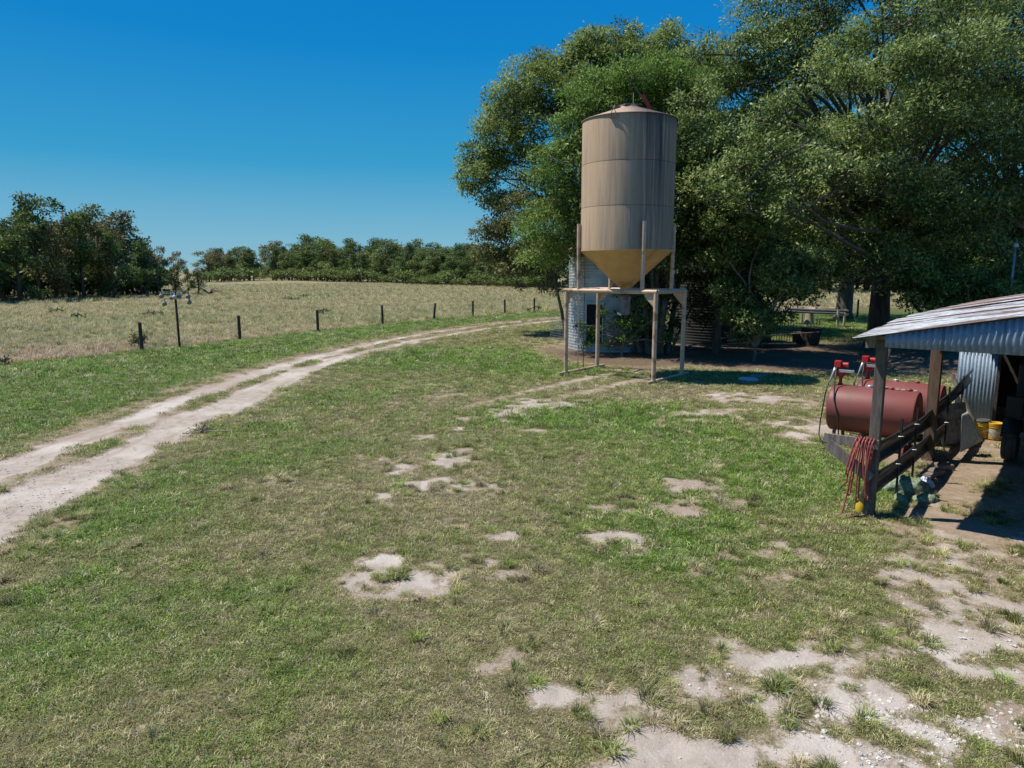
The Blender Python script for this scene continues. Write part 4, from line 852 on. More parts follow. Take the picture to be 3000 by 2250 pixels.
# ================================================================ THINGS UNDER THE TREES
q = P(2395, 950)
prk = empty('pipe_rack', q, 0, 'low wooden rack holding long dark pipes beyond the shaded yard', 'rack')
L0, L1 = P(2316, 952), P(2452, 962)
for a in (L0, L1, L0+Vector((1.1, .9, 0)), L1+Vector((.9, 1.0, 0))):
    MB().tube([a+Vector((0, 0, -.2)), a+Vector((.02, 0, 1.18))], .09, 8).build('post', WOODP, prk, world=True, autosmooth=True)
MB().beam(L0+Vector((-.3, -.14, .82)), L0+Vector((1.5, .95, .82)), .08, .1).build('cross_arm', WOODP, prk, world=True); MB().beam(L1+Vector((-.3, -.14, .82)), L1+Vector((1.2, 1.1, .82)), .08, .1).build('cross_arm', WOODP, prk, world=True)
PIPE = plain('black_pipe', (.05, .05, .055), .35, (.08, .08, .085))
for i, (dy, dz) in enumerate(((-.02, .95), (.24, .95), (.5, .95), (.1, 1.10), (.38, 1.10))):
    o = MB().tube([L0+Vector((-.55+.1*i, dy, dz)), (L0+L1)/2+Vector((0, dy, dz-.03)), L1+Vector((.35+.12*i, dy, dz))], .075, 10).build('long_pipe', PIPE, None, loc=L0, world=True, autosmooth=True)
    tag(o, 'long dark pipe lying on the low wooden rack', 'pipe', 'pipes on the rack')
q = P(2370, 953)
tag(MB().lathe([(.42, -.1), (.34, .1), (.28, .45), (.25, .8), (.24, .92), (0, .93)], 14).build('tree_stump', WOODP, None, loc=q, autosmooth=True), 'pale tree stump standing under the pipe rack', 'stump')
q = P(2397, 953); tag(MB().box((0, 0, .45), (.28, .3, .06)).tube([(-.1, 0, -.1), (-.1, 0, .43)], .03, 6).tube([(.1, 0, -.1), (.1, 0, .43)], .03, 6).build('small_stand', WOODG, None, loc=q), 'small grey stand beside the stump under the pipe rack', 'stand')
q = P(2635, 955); q2 = AY(2662, 882, q.y)
tag(MB().tube([(0, 0, 0), q2-q], .035, 8).build('guy_wire_guard', plain('yellow_plastic', (.62, .60, .06), .5, (.55, .5, .05)), None, loc=q), 'slanted yellow guy wire guard behind the shed roof', 'wire guard')
q = Vector((AY(2955, 900, 30).x, 30, 0)); H = AY(2955, 722, 30).z
up2 = empty('utility_pole', q, 0, 'grey metal pole rising behind the shed roof at the right', 'pole')
MB().tube([(0, 0, 0), (0, 0, H)], .05, 10).build('pole', GALV, up2, smooth=True); MB().lathe([(.05, 0), (.11, .02), (.11, .16), (.02, .22)], 12, (0, 0, H-.05)).build('cap', GALV, up2)
MB().tube([(.07, .0, 2), (.07, 0, H-.3)], .015, 5).build('conduit', DARK, up2)
# junk beside the bush
q = P(2285, 1012)
cg = empty('wire_cage', q, .3, 'rusty tubular cage standing in the junk beside the leafy bush', 'cage')
for i in range(8):
    for y in (-.4, .4): MB().tube([(-.55+i*.157, y, .1), (-.55+i*.157, y, 1.25)], .014, 5).build('bar', DARK, cg)
for z in (.15, .75, 1.25):
    MB().tube([(-.57, -.4, z), (.57, -.4, z), (.57, .4, z), (-.57, .4, z), (-.57, -.4, z)], .018, 5).build('rail', DARK, cg)
MB().tube([(-.5, -.4, 1.25), (-.3, -.4, 1.5), (.3, -.4, 1.5), (.5, -.4, 1.25)], .015, 5).build('hoop', DARK, cg)
q = P(2345, 1005); tag(MB().lathe([(.36, 0), (.42, .5), (.44, .55), (.40, .52), (.3, .05)], 20).build('old_tub', DARK, None, loc=q, autosmooth=True), 'dark round tub beside the rusty cage', 'tub')
q = P(2372, 1010); tag(MB().box((0, 0, .42), (.75, .6, .8), Euler((.1, .06, .5))).box((0, -.05, .84), (.85, .7, .05), Euler((.1, .06, .5))).build('old_crate', WOODD, None, loc=q), 'dark old crate at the right end of the junk pile', 'crate')
q = P(2240, 1010); tag(MB().lathe([(.29, 0), (.3, .3), (.29, .31), (.3, .6), (.29, .88), (0, .86)], 20).build('rusty_drum', plain('rust_brown', (.12, .06, .04), .9), None, loc=q, autosmooth=True), 'rusty drum half hidden under the leafy bush', 'drum')
# lumber and branches heaped by the dark bin
LB = [((1960, 960), (2105, 948), .35, .8, WOODG), ((2010, 985), (2140, 970), .2, .25, WOODG), ((1975, 1012), (2045, 972), .02, .7, WOODG), ((2000, 1000), (2142, 996), .25, .3, WOODD), ((2018, 1025), (2190, 1012), .05, .12, WOODG), ((1990, 1022), (2120, 1030), .04, .05, WOODD), ((2060, 1005), (2175, 985), .3, .15, WOODD), ((2030, 1012), (2150, 1018), .12, .1, WOODG)]
for i, ((x0, y0), (x1, y1), z0, z1, mt) in enumerate(LB):
    a, b_ = P(x0, y0), P(x1, y1); a = Vector((a.x, min(a.y, 33.5), z0)); b_ = Vector((b_.x, min(b_.y, 33.3), z1)); c_ = (a+b_)/2+Vector((0, 0, .08))
    m = MB()
    if i % 2: m.beam(a, b_, .14, .045)
    else: m.tube([a, c_, b_], [.035, .03, .02], 6)
    tag(m.build('plank' if i % 2 else 'dead_pole', mt, None, loc=a, world=True), 'old %s in the lumber heap in front of the dark corrugated bin' % ('plank' if i % 2 else 'bare pole'), 'lumber', '%s in the lumber heap' % ('planks' if i % 2 else 'poles'))
a, b_ = P(1975, 1034), AY(1928, 955, P(1950, 1000).y)
tag(MB().beam(a, b_, .2, .05).build('leaning_board', WOODT, None, loc=a, world=True), 'brown board leaning into the dark behind the right bin leg', 'board')
# pale lids on the ground
WHT = plain('faded_white_plastic', (.55, .57, .6), .6, (.42, .44, .48), 5)
for px, py, r_, lb in ((2192, 1113, .33, 'larger pale round lid lying in the bin shadow'), (2222, 1104, .27, 'smaller darker round lid lying just beyond the larger pale lid')):
    q = P(px, py); tag(MB().lathe([(r_, 0), (r_, .04), (r_-.03, .06), (r_-.05, .045), (0, .05)], 22).build('round_lid', WHT if px < 2200 else plain('dull_blue_plastic', (.18, .22, .27), .6), None, loc=q, autosmooth=True), lb, 'lid')
# branch lying by the road
q = P(588, 1268); g_ = np.random.default_rng(8); m = MB()
for i in range(9):
    a = g_.uniform(0, 6.28); L = g_.uniform(.2, .55); m.tube([(0, 0, .02), (math.cos(a)*L*.5, math.sin(a)*L*.4, g_.uniform(.05, .16)), (math.cos(a)*L, math.sin(a)*L*.6, g_.uniform(.02, .12))], [.012, .008, .004], 5)
m.tube([(.1, 0, .03), (.5, -.05, .05), (.95, .08, .02)], [.014, .01, .005], 5); m.tube([(0, -.1, .03), (-.3, -.25, .04)], [.014, .006], 5)
fb = empty('fallen_branch', q, 0, 'small broken branch with dead leaves lying beside the dirt road', 'branch'); m.build('twigs', BARK2, fb)
DL = leaf_mat('dead_leaves', (.05, .035, .025), (.10, .07, .045), (.17, .12, .08), .8, .1)
V, Q, T = leaves([(0, 0, .06, .16, .4), (.12, .05, .08, .13, .5), (-.1, .03, .05, .12, .4)], 2200, .05, g_, aspect=.5); o = bpy.data.objects.new('leaves', np_mesh('leaves', V, Q, DL, T)); col.objects.link(o); o.parent = fb; o['kind'] = 'stuff'
# dead wood by the small pine
q = P(612, 862); m = MB()
for i in range(8): a = g_.uniform(-.6, .6)+(i % 2)*3.14; L = g_.uniform(1, 3.2); m.tube([(0, 0, .1), (math.cos(a)*L*.5, math.sin(a)*L*.5, g_.uniform(.4, 1.1)), (math.cos(a)*L, math.sin(a)*L, g_.uniform(.1, .4))], [.08, .06, .02], 5)
tag(m.build('dead_brush', BARK2, None, loc=q), 'heap of grey dead branches right of the small spreading pine', 'branches')
# ================================================================ SHED   local x runs right and nearer, local y runs back
S0 = Vector((SHO.x, SHO.y, 0)); SR = R(-40)
def SL(x, y, z=0): return S0+Vector((EF.x*x+ER.x*y, EF.y*x+ER.y*y, z))
def toS(v): d = Vector(v)-S0; return Vector((d.x*EF.x+d.y*EF.y, d.x*ER.x+d.y*ER.y, v[2]))
def galv(name, base, dark, rust, lo, hi, stretch):
    m, t, p = newmat(name); co = t.nodes.new('ShaderNodeTexCoord').outputs['Object']
    a, b_ = noise(t, 2.2, co, 5, .65, stretch=stretch), noise(t, 14, co, 4, .6)
    c = mixc(t, ramp(t, b_, .3, .7), base, dark); c = mixc(t, ramp(t, a, lo, hi), c, rust)
    t.links.new(c, p.inputs['Base Color']); p.inputs['Roughness'].default_value = .55; p.inputs['Metallic'].default_value = .12; bump(t, p, b_, .1, .004); return m
ROOFM = galv('rusty_roof_sheet', (.54, .57, .61), (.36, .375, .39), (.13, .085, .072), .47, .57, (.35, 2.2, 1))
ROOFM2 = galv('red_rusted_roof_sheet', (.40, .34, .32), (.33, .25, .23), (.17, .055, .045), .36, .54, (.35, 2.2, 1))
SIDE = galv('shade_blue_corrugated_sheet', (.24, .32, .42), (.18, .25, .34), (.17, .19, .22), .55, .78, (1, 1, .4))  # blue of skylit shade put into the grey steel's colour
shed = empty('open_shed', S0, SR, 'open lean-to shed with rusty corrugated roof at the right edge', 'shed')
def zroof(x, y): return 2.68+.14*min(1, max(0, (y+.56)/3.2))+.195*(x+.25)
RX1 = 5.6
ys = -.56; k = 0
while ys < 11.6:
    w_ = .69; m = MB(); n = 36; th = .012*(k % 2)+random.uniform(0, .006); jx = random.uniform(-.03, .03); tl = random.uniform(-.01, .012)
    for part in (0, 1):
        xa, xb = (-.25+jx, 2.75) if part == 0 else (2.6, RX1)
        m = MB()
        def f(u, v, xa=xa, xb=xb, part=part, ys=ys, th=th): x = xa+(xb-xa)*u; y = ys+w_*v; return (x, y, zroof(x, y)+th+part*.02+.011*math.sin(v*w_/.076*2*math.pi)+tl*u*3)
        m.grid(f, 3, 54)
        m.build('roof_sheet', ROOFM2 if (k, part) in ((4, 1), (9, 0), (10, 1), (12, 0), (13, 1), (15, 0), (14, 1)) else ROOFM, shed, smooth=True, thick=.003)
    ys += .66; k += 1
def zr2(x, y): return 2.68+.14+.195*(RX1+.25)-.195*(x-RX1)
m = MB(); m.grid(lambda u, v: (RX1+5.2*u, -.56+12.2*v, zr2(RX1+5.2*u, 0)+.011*math.sin(v*12.2/.076*6.283)), 2, 900); m.build('far_roof_slope', ROOFM, shed, smooth=True)
# corrugated gable strip: separate sheets, lower edge level
xa = .14
while xa < 9.5:
    xb = xa+.66; n = 52; yy = -.50-.006*(int(xa*10) % 2)
    def top(x): return (zroof(x, 0) if x < RX1 else zr2(x, 0))-.035
    m = MB(); m.grid(lambda u, v, xa=xa, yy=yy: (xa+.665*u, yy+.014*math.sin(u*.665/.076*6.283), 2.575+(top(xa+.665*u)-2.575)*v), n, 2)
    m.build('gable_sheet', SIDE, shed, smooth=True, thick=.003); xa += .66
# frame
WOODD2 = plain('dark_grey_wood', (.15, .13, .115), .9, (.085, .073, .063), 7, bs=.4, bscale=30, stretch=(3, 3, .5))
def post(x, y, h, s, mt, nm='post'): return MB().box((0, 0, h/2-.1), (s, s*.9, h+.2)).build(nm, mt, shed, loc=(x, y, 0), bevel=.008)
post(0, 0, 2.62, .14, WOODD2); post(.02, 4.27, 2.72, .19, WOODT); post(-.2, 9.3, 2.75, .15, WOODG)
post(6.2, 0.05, 3.7, .17, WOODG); post(6.2, 5, 3.7, .17, WOODG)
MB().beam((-.22, -.02, 2.59), (.3, -.02, 2.62), .045, .17).build('header_stub', WOODG, shed)
MB().beam((0, .02, 2.66), (9, .02, 2.66), .05, .16).build('header', WOODD, shed); MB().beam((.02, 0.1, 2.62), (.02, 11, 2.72), .05, .15).build('eave_plate', WOODT, shed)
for y in (1.4, 2.8, 4.3, 5.7, 7.1, 8.5): MB().beam((-.1, y, zroof(-.1, y)-.11), (5.4, y, zroof(5.4, y)-.11), .045, .13).build('rafter', WOODD, shed)
MB().beam((.05, 4.22, 2.15), (.62, 3.7, 2.62), .045, .11).build('knee_brace', WOODT, shed)
# enclosed bay at the back: corrugated front wall, then darkness
for i, (x0, x1) in enumerate(((-.28, .52),)):
    for z0, z1, dy in ((0.02, 1.72, 0), (1.68, 2.78, -.012)):
        m = MB(); m.grid(lambda u, v: (x0+(x1-x0)*u, 9.2+dy+.012*math.sin(u*(x1-x0)/.076*6.283), z0+(z1-z0)*v), 60, 2); m.build('wall_sheet', SIDE, shed, smooth=True, thick=.003)
m = MB(); m.grid(lambda u, v: (-.28+.012*math.sin(u*3/.076*6.283), 9.2+3*u, 2.75*v), 160, 1); m.build('side_sheet', SIDE, shed, smooth=True)
MB().box((3.9, 11.5, 1.3), (7.2, .05, 3.0)).build('back_wall', WOODD, shed); MB().box((.56, 9.2, 1.4), (.06, .08, 2.8)).build('door_jamb', WOODD, shed)
MB().box((7.6, 5.5, 1.6), (.05, 11, 3.2)).build('far_wall', WOODD, shed)
MB().beam((.8, 9.15, 2.72), (6, 9.15, 3.0), .05, .22).build('bay_header', WOODD, shed)

# --- hose arm
hx = empty('hose_arm', S0, SR, 'grey wooden arm and brace nailed to the corner post', 'bracket')
MB().box((-.30, -.095, 1.11), (.76, .035, .14), Euler((0, R(0), 0))).build('arm', WOODG, hx, bevel=.004)
MB().beam((-.62, -.13, 1.03), (.02, -.13, .60), .035, .17).build('brace', WOODG, hx, bevel=.004)
RH = plain('red_hose_rubber', (.34, .075, .065), .45, (.28, .06, .055), 5, spec=.4)
m = MB(); g_ = np.random.default_rng(4)
gh = empty('garden_hose', SL(-.2, -.12), SR, 'faded red hose coiled over the wooden arm', 'hose')
for i in range(6):
    x = .0+i*.045; lo = (.62, .30, .22, .55, .28, .40)[i]; dx = (-.10, -.10, -.02, .03, .02, -.06)[i]; pts = []
    for k in range(25):
        a = k/24*2*math.pi; s = math.sin(a/2)**1.0
        z = 1.20-(1.20-lo)*(math.sin(a/2)**1.4 if a < math.pi else math.sin(a/2)**1.4)
        y = -.035+(.055 if a < math.pi else -.055)*min(1, 3*abs(math.sin(a)))
        if k in (0, 24): y = 0.01
        pts.append((x+dx*math.sin(a/2)**2+(.03 if a > math.pi else -.02)*math.sin(a), y, z))
    MB().tube(pts, .0125, 8).build('loop', RH, gh, smooth=True)
MB().tube([(.02, -.02, 1.19), (-.03, -.06, .9), (-.05, -.08, .5), (-.10, -.12, .1), (-.12, -.16, .02), (-.02, -.22, .015), (.12, -.12, .05)], .0125, 8).build('tail', RH, gh, smooth=True)
MB().tube([(-.02, -.03, 1.0), (-.08, -.05, .7), (-.1, -.06, .5), (-.17, -.08, .40)], .0125, 8).build('tail', RH, gh, smooth=True)
MB().tube([(-.17, -.08, .40), (-.185, -.085, .375)], .018, 8).build('connector', plain('green_plastic', (.02, .18, .09), .5), gh)
bh = MB().tube([(-.10, -.25, .012), (.0, -.3, .012), (.15, -.2, .03), (.22, -.12, .06), (.2, 0, .1)], .012, 8).build('black_hose', plain('black_rubber', (.02, .02, .022), .5), None, loc=SL(-.2, 0))
bh.rotation_euler[2] = SR; tag(bh, 'short dark hose curling on the grass at the foot of the corner post', 'hose')
jg = empty('yellow_jug', SL(-.13, .12), SR, 'yellow plastic jug behind the hose at the foot of the post', 'jug')
MB().lathe([(0, .0), (.085, .0), (.09, .02), (.09, .17), (.07, .23), (.03, .27), (.028, .30), (0, .30)], 14).build('body', plain('yellow_jug_plastic', (.68, .47, .03), .45, (.6, .38, .03)), jg, autosmooth=True)
MB().tube([(.02, -.05, .28), (.06, -.08, .26), (.085, -.075, .2)], .012, 6).build('handle', bpy.data.materials['yellow_jug_plastic'], jg); MB().lathe([(.032, .295), (.032, .325), (0, .325)], 10).build('cap', plain('white_cap', (.7, .7, .68), .5), jg)

# --- black rubber belt fence
BELT = plain('black_conveyor_rubber', (.030, .031, .034), .42, (.045, .046, .05), 3, bs=.15, bscale=8, spec=.45)
def strip(x0, y0, x1, y1, zt0, zt1, h, seed, sag=.05, nm='belt'):
    g = np.random.default_rng(seed); ph = g.uniform(0, 6)
    def f(u, v):
        s = math.sin(u*math.pi); z = zt0+(zt1-zt0)*u-sag*s+.018*math.sin(u*9+ph)*s; hh = h*(1-.12*s)
        fold = .035*math.sin(v*math.pi*2.2+.6)+.02*math.sin(u*7+ph+v*2)*s
        return (x0+(x1-x0)*u+.03+fold, y0+(y1-y0)*u, z-hh*v)
    return MB().grid(f, 26, 8).build(nm, BELT, bf, smooth=True, thick=.012)
bf = empty('belt_fence', S0, SR, 'low fence of black rubber belting between the shed posts', 'fence')
strip(.0, .07, -.02, 4.2, 1.14, 1.0, .34, 1); strip(0, .07, -.02, 4.2, .68, .52, .34, 2)
strip(.04, 4.3, .0, 9.0, 1.12, 1.30, .32, 3); strip(.05, 4.3, .0, 7.0, .55, .62, .32, 4)
for y, x in ((1.25, .10), (2.45, .10), (5.4, .12), (7.3, .10)):
    m = MB().box((x, y, .62), (.035, .006, 1.34)).box((x+.012, y-.016, .62), (.006, .035, 1.34)); m.build('steel_stake', plain('stake_paint', (.022, .022, .024), .6), bf)
    for z in (.55, 1.0): MB().tube([(x-.03, y-.03, z), (x+.04, y-.045, z+.01), (x+.05, y+.03, z)], .005, 5).build('wire_tie', GALV, bf)

# --- panels, buckets
dp = empty('white_panel', P(2788, 1296), SR+R(66), 'weathered whitish panelled board leaning inside the belt fence', 'panel')
PW = plain('peeling_white_paint', (.42, .43, .40), .8, (.25, .26, .24), 7, dirt=(.14, .13, .11))
MB().box((0, 0, .42), (.95, .03, .84), Euler((R(-14), 0, 0))).build('board', PW, dp)
for z in (.2, .42, .64):
    for x in (-.22, .22): MB().box((x, -.03-(z-.42)*-.25, z), (.3, .02, .14), Euler((R(-14), 0, 0))).build('raised_panel', PW, dp)
def corr_panel(name, A, B, C, mat, n=44, amp=.012):
    """A top corner, B along the corrugated edge, C down"""
    A, B, C = Vector(A), Vector(B), Vector(C); N_ = (B-A).cross(C-A).normalized(); L = (B-A).length
    return MB().grid(lambda u, v: A+(B-A)*u+(C-A)*v+N_*amp*math.sin(u*L/.076*6.283), n, 3)
c0, c1, c2, c3 = P(2812, 1326, .02), P(2880, 1291, .24), P(2834, 1206, .86), P(2818, 1215, .82)
m = MB().grid(lambda u, v: (c0.lerp(c1, u)).lerp(c3.lerp(c2, u), v)+Vector((-.3, -.8, .5))*(.014*math.sin(u*8*6.283)+.03*math.sin(v*2.5)*u), 60, 6); LS = galv('bright_bent_sheet', (.50, .51, .52), (.40, .41, .42), (.2, .17, .15), .6, .8, (1, 1, 1))
tag(m.build('leaning_sheet', LS, None, loc=c0, world=True, smooth=True, thick=.003), 'bent corrugated sheet leaning in front of the buckets', 'metal sheet')
a, b_ = P(2862, 1262), AY(2790, 1097, 16.6)
tag(MB().beam(a, b_, .07, .06).build('leaning_pole', WOODG, None, loc=a, world=True), 'grey wooden pole leaning against the corner of the corrugated wall', 'pole')
YB = plain('yellow_bucket_plastic', (.72, .46, .02), .45, (.62, .36, .02), 6, dirt=(.38, .24, .08), dscale=5)
for px_, py_, lid, lb in ((2874, 1281, 1, 'yellow bucket with a dark lid, left one against the wall'), (2912, 1286, 0, 'open yellow bucket with a faded label, right one against the wall')):
    bk = empty('bucket', P(px_, py_), SR, lb, 'bucket')
    MB().lathe([(0, .005), (.125, .005), (.13, .02), (.143, .28), (.15, .29), (.152, .36), (.147, .365), (.14, .355), (.125, .03), (0, .03)], 26).build('shell', YB, bk, autosmooth=True)
    for z in (.27, .31): MB().lathe([(.146, z-.006), (.155, z), (.146, z+.006)], 26).build('rib', YB, bk, smooth=True)
    if lid: MB().lathe([(.158, .345), (.16, .385), (.14, .40), (.13, .39), (0, .39)], 26).build('lid', plain('dark_lid', (.07, .07, .07), .7), bk, autosmooth=True)
    else:
        MB().lathe([(.1345, .06), (.1445, .24)], 12, a0=R(-135), a1=R(-45)).build('label', plain('faded_label', (.55, .5, .42), .8, (.35, .33, .28), 12), bk)
    MB().tube([(.15*math.cos(a), .15*math.sin(a)-.02, .27-.12*math.sin(-a)) for a in [R(-180+i*18) for i in range(11)]], .004, 5).build('bail_handle', GALV, bk)
# --- heap of green netting and bags
hp = P(2640, 1452); TG = plain('green_netting', (.15, .20, .125), .9, (.30, .35, .25), 22, bs=.9, bscale=70, dirt=(.05, .075, .04), dscale=4)
def lump(nm, px, py, sx, sy, sz, mt, seed, lb, cat):
    q = P(px, py); m = MB()
    def f(u, v):
        a = u*6.2832; b2 = v*math.pi/2; cu, su = math.cos(a), math.sin(a); rr2 = math.cos(b2)**.7
        n_ = float(fbm(np.array([cu*1.3+seed*9]), np.array([su*1.3+v*1.7]), .9, seed, 4)[0]); k_ = .65+.75*n_
        return (cu*sx*rr2*k_, su*sy*rr2*k_, math.sin(b2)*sz*(.6+.9*float(fbm(np.array([cu*rr2*2+seed]), np.array([su*rr2*2]), .5, seed+3, 3)[0])))
    m.grid(f, 40, 14); return tag(m.build(nm, mt, None, loc=q+Vector((0, 0, -.01)), smooth=True), lb, cat)
lump('green_tarp', 2655, 1432, .36, .26, .20, TG, 3, 'crumpled green netting heaped beside the belt fence', 'tarp')
lump('green_tarp', 2712, 1462, .22, .14, .09, TG, 5, 'smaller green netting end trailing right of the heap', 'tarp')
lump('green_tarp', 2640, 1466, .09, .17, .10, TG, 6, 'pale green netting fold nearest the camera in the heap', 'tarp')
lump('plastic_bag', 2708, 1424, .14, .12, .14, plain('pale_blue_plastic', (.42, .5, .6), .35, (.3, .38, .5), 9), 8, 'pale blue plastic bag at the right end of the netting heap', 'bag')
lump('plastic_bag', 2622, 1420, .14, .08, .15, plain('white_bag_plastic', (.6, .6, .58), .5, (.4, .42, .42), 9), 9, 'white bag edge at the left of the netting heap', 'bag')
lump('feed_sack', 2583, 1424, .15, .06, .05, bpy.data.materials['white_bag_plastic'], 12, 'flat white sack scrap by the steel stake left of the heap', 'bag')
for i, (px, py, rz) in enumerate(((2735, 1392, .5), (2712, 1405, .9), (2760, 1375, .3))):
    tag(MB().box((0, 0, .05), (.36, .19, .12), Euler((.1, .05, rz))).build('concrete_block', plain('brown_concrete', (.24, .19, .16), .95, (.17, .13, .11), 9), None, loc=P(px, py), bevel=.012), 'brown broken block in the line behind the netting heap, %s' % ('middle one', 'nearest the heap', 'farthest from the heap')[i], 'block')

# ================================================================ FUEL TANKS
TKM = plain('red_oxide_tank_paint', (.225, .064, .056), .5, (.19, .05, .044), 1.2, spec=.5, bs=.03, dirt=(.16, .06, .045), dscale=1.7)
BLK = bpy.data.materials['black_rubber']; NOZ = plain('grey_aluminium', (.5, .51, .52), .4, (.42, .43, .44), 6, metal=.4)
RED2 = plain('pump_red', (.50, .02, .025), .4, (.42, .02, .02), 6)
def tank(loc, rz, label, stones, plabel):
    r = .485; L = 1.62; zc = .27+r; X = Matrix.Rotation(R(90), 3, 'Y')
    tk = empty('fuel_tank', loc, rz, label, 'fuel tank')
    prof = [(0, -L/2-.02), (r*.6, -L/2-.015), (r-.03, -L/2+.0), (r, -L/2+.03), (r, L/2-.03), (r-.012, L/2-.0), (r-.03, L/2-.02), (r*.6, L/2+.01), (0, L/2+.02)]
    MB().lathe(prof, 56, (0, 0, zc), rot=X).build('shell', TKM, tk, autosmooth=True)
    for x in (-L/2+.16, L/2-.16):
        for s in (-1, 1): MB().beam((x, s*.40, 0), (x, s*.26, zc-.30), .06, .05).build('leg', TKM, tk)
        MB().beam((x, -.42, .03), (x, .42, .03), .06, .05).build('foot_rail', TKM, tk)
    for x in (-.1, .3, .62): MB().lathe([(.055, 0), (.055, .035), (.04, .05), (0, .05)], 14, (x, 0, zc+r-.005)).build('bung', TKM if x > 0 else NOZ, tk, autosmooth=True)
    for x, rr_, y in stones:
        g = random.Random(int(x*100)); MB().lathe([(0, 0), (rr_, .0), (rr_*1.1, rr_*.35), (rr_*.6, rr_*.75), (0, rr_*.8)], 7, (x, y, zc+r-.008), rot=Euler((0, 0, x*7)).to_matrix()).build('cap', plain('dusty_cap', (.3, .27, .24), .9), tk)
    # pump standing on the left end
    pm = empty('fuel_pump', Vector(loc)+Matrix.Rotation(rz, 3, 'Z')@Vector((-L/2+.13, 0, zc+r)), rz+R(5), plabel, 'pump')
    MB().lathe([(.05, -.01), (.05, .03), (.033, .04), (.033, .14), (.05, .16), (.05, .2)], 14).build('riser', RED2, pm, autosmooth=True)
    MB().box((0, 0, .26), (.15, .16, .15)).lathe([(.055, -.1), (.06, .0), (.055, .1)], 14, (.06, 0, .27), rot=X).build('pump_body', RED2, pm, bevel=.012)
    MB().box((-.06, -.04, .44), (.13, .13, .14)).build('motor_box', RED2, pm, bevel=.012); MB().lathe([(0, -.09), (.055, -.085), (.06, .07), (0, .08)], 14, (.06, .0, .42), rot=X).build('motor', RED2, pm, autosmooth=True)
    MB().box((-.13, -.07, .27), (.035, .05, .2), Euler((0, R(8), 0))).build('nozzle_cover', NOZ, pm, bevel=.008)
    MB().tube([(-.10, -.09, .36), (-.13, -.1, .25), (-.17, -.12, .12), (-.21, -.13, .03)], [.03, .028, .014, .011], 8).build('nozzle', NOZ, pm, smooth=True)
    MB().box((.12, -.09, .30), (.3, .03, .06)).build('meter_bar', NOZ, pm, bevel=.006)
    MB().tube([(-.21, -.13, .03), (-.25, -.16, -.2), (-.30, -.2, -.75), (-.30, -.28, -1.05), (-.22, -.50, -1.16), (.0, -.56, -1.17), (.14, -.56, -1.02), (.08, -.53, -.55), (-.02, -.46, -.25), (-.07, -.22, .12), (-.07, -.12, .38)], .014, 8).build('hose', BLK, pm, smooth=True)
    return tk
TL = AY(2435, 1188, 14.95); TRt = AY(2692, 1222, 13.85)
TC = (TL+TRt)/2; TC.z = 0; print('tank', TL, TRt, toS(TC))
tank(TC, R(-40), 'front red oxide fuel tank on low legs beside the shed', ((.42, .045, .02), (.52, .05, 0), (.74, .05, .02)), 'red fuel pump with hose on the front tank, left of the corner post')
T2 = TC+Vector((EF.x*.22+ER.x*1.28, EF.y*.22+ER.y*1.28, 0))
tank(T2, R(-40), 'rear red oxide fuel tank half hidden behind the front one', ((.1, .04, .0), (.5, .04, 0)), 'red fuel pump on the rear tank, partly behind the corner post')
q = TC+Vector((EF.x*.18, EF.y*.18, 1.24)); tag(MB().box((0, 0, .02), (.12, .08, .05), Euler((.3, .3, .4))).build('crumpled_wrapper', plain('pink_white_paper', (.75, .6, .62), .6, (.6, .1, .2), 20, lo=.5, hi=.6), None, loc=q), 'small pink and white wrapper lying on top of the front tank', 'wrapper')
a = TC+Vector((EF.x*-.02+ER.x*.62, EF.y*-.02+ER.y*.62, 0)); b_ = AY(2606, 1028, a.y+.0)
a2 = AY(2572, 1140, a.y); d_ = (b_-a2); a3 = a2-d_*(a2.z/d_.z)
tag(MB().tube([a3, b_+d_*.05], [.05, .045], 8).build('leaning_pipe', plain('blue_grey_pipe', (.13, .16, .2), .5, (.09, .1, .12), 5), None, loc=a3, world=True), 'blue grey pipe propped between the two tanks up under the shed roof', 'pipe')

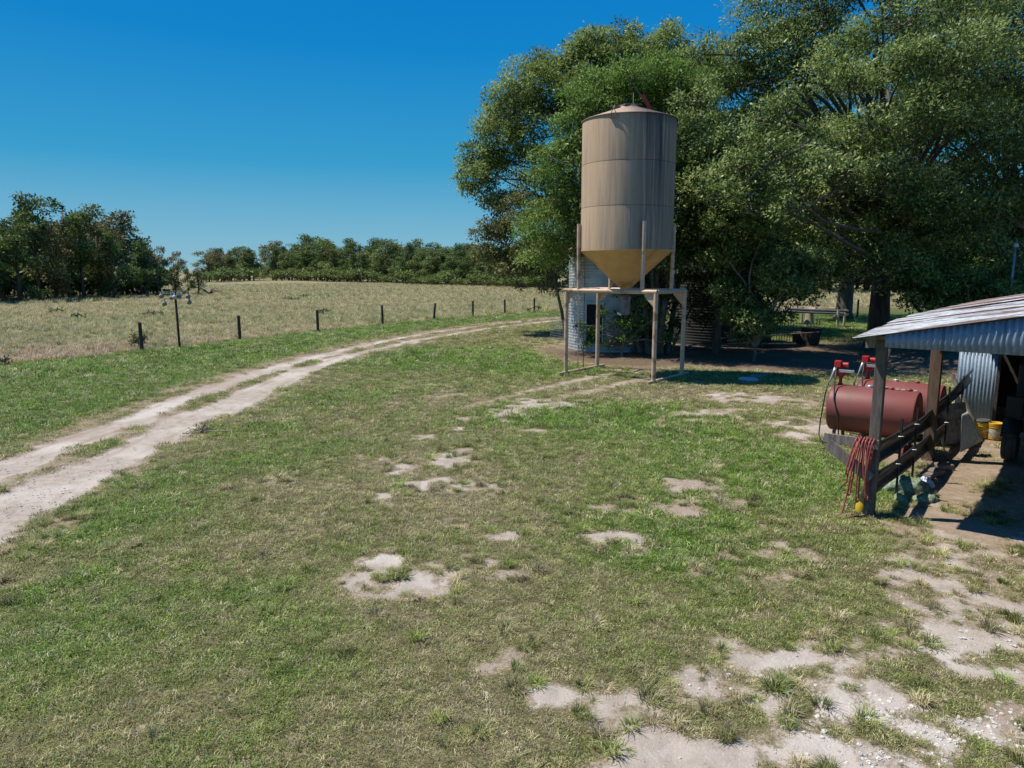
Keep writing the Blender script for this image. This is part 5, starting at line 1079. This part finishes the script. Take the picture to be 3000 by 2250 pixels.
# ================================================================ OLD TRACTOR-LIKE VEHICLE IN THE SHADE OF THE SHED
TY = plain('tyre_rubber', (.035, .033, .031), .8, (.055, .05, .046), 9, bs=.2); FRM = plain('dull_grey_frame', (.10, .10, .10), .6, (.06, .06, .06), 6)
vh = empty('farm_truck', SL(1.86, 6.75), SR, 'dark farm truck with its engine showing, parked under the shed roof', 'truck')
def wheel(x, y):
    w_ = MB(); X = Matrix.Rotation(R(90), 3, 'Y')
    w_.lathe([(.20, -.11), (.28, -.13), (.325, -.11), (.335, -.06), (.325, -.055), (.335, -.05), (.34, -.0), (.335, .05), (.325, .055), (.335, .06), (.325, .11), (.28, .13), (.20, .11)], 36, rot=X)
    t_ = w_.build('wheel', TY, vh, autosmooth=True, loc=(x, y, .335)); MB().lathe([(0, -.06), (.06, -.07), (.15, -.03), (.2, -.10), (.205, -.11), (.205, .11), (0, .05)], 24, rot=X).build('rim', FRM, t_, autosmooth=True)
for x, y in ((-.62, -1.55), (.72, -1.55), (-.62, 1.6), (.72, 1.6)): wheel(x, y)
for x in (-.35, .45): MB().box((x, 0, .55), (.07, 4.2, .12)).build('frame_rail', FRM, vh)
MB().beam((-.45, -1.98, .60), (.9, -1.98, .52), .06, .10).build('bumper', FRM, vh); MB().tube([(-.45, -1.9, .56), (.1, -2.25, .36), (.9, -2.5, .30)], .035, 8).build('tow_bar', FRM, vh)
MB().box((.05, -1.1, .78), (.5, .8, .42)).box((.05, -1.45, .72), (.3, .12, .3)).build('engine_block', DARK, vh, bevel=.02)
MB().lathe([(0, 0), (.15, 0), (.15, .03), (0, .03)], 20, (.05, -1.56, .78), rot=Matrix.Rotation(R(90), 3, 'X')).build('fan_pulley', FRM, vh)
for i in range(4): MB().tube([(-.2+i*.15, -1.5, .9), (-.15+i*.14, -1.62, .8-.03*i), (-.05+i*.13, -1.55, .62)], .018, 6).build('engine_hose', BLK if i % 2 else NOZ, vh, smooth=True)
MB().box((.05, -1.2, 1.06), (1.0, 1.1, .05)).build('hood', FRM, vh, bevel=.01)
BODY = plain('dark_navy_body', (.020, .018, .016), .6, (.013, .012, .011), 3)
MB().box((-.62, -1.45, 1.02), (.28, .16, .42), Euler((0, 0, 0))).build('side_box', BODY, vh, bevel=.015)
for x in (-.62, .72): MB().grid(lambda u, v: (x-.15+.3*v, -1.5+.42*math.cos(R(20+140*u)), .36+.42*math.sin(R(20+140*u))), 12, 1).build('mudguard', BODY, vh, smooth=True, thick=.012)
MB().box((.05, .35, 1.25), (1.5, 1.5, 1.0)).box((.05, .3, 1.85), (1.3, 1.2, .3)).build('cab', BODY, vh, bevel=.03)
MB().box((.05, -.42, 1.45), (1.2, .03, .4), Euler((R(-12), 0, 0))).build('windscreen', plain('dusty_glass', (.03, .035, .04), .25), vh)
MB().box((.05, 1.8, .95), (1.5, 1.4, .5)).build('bed', BODY, vh, bevel=.02)
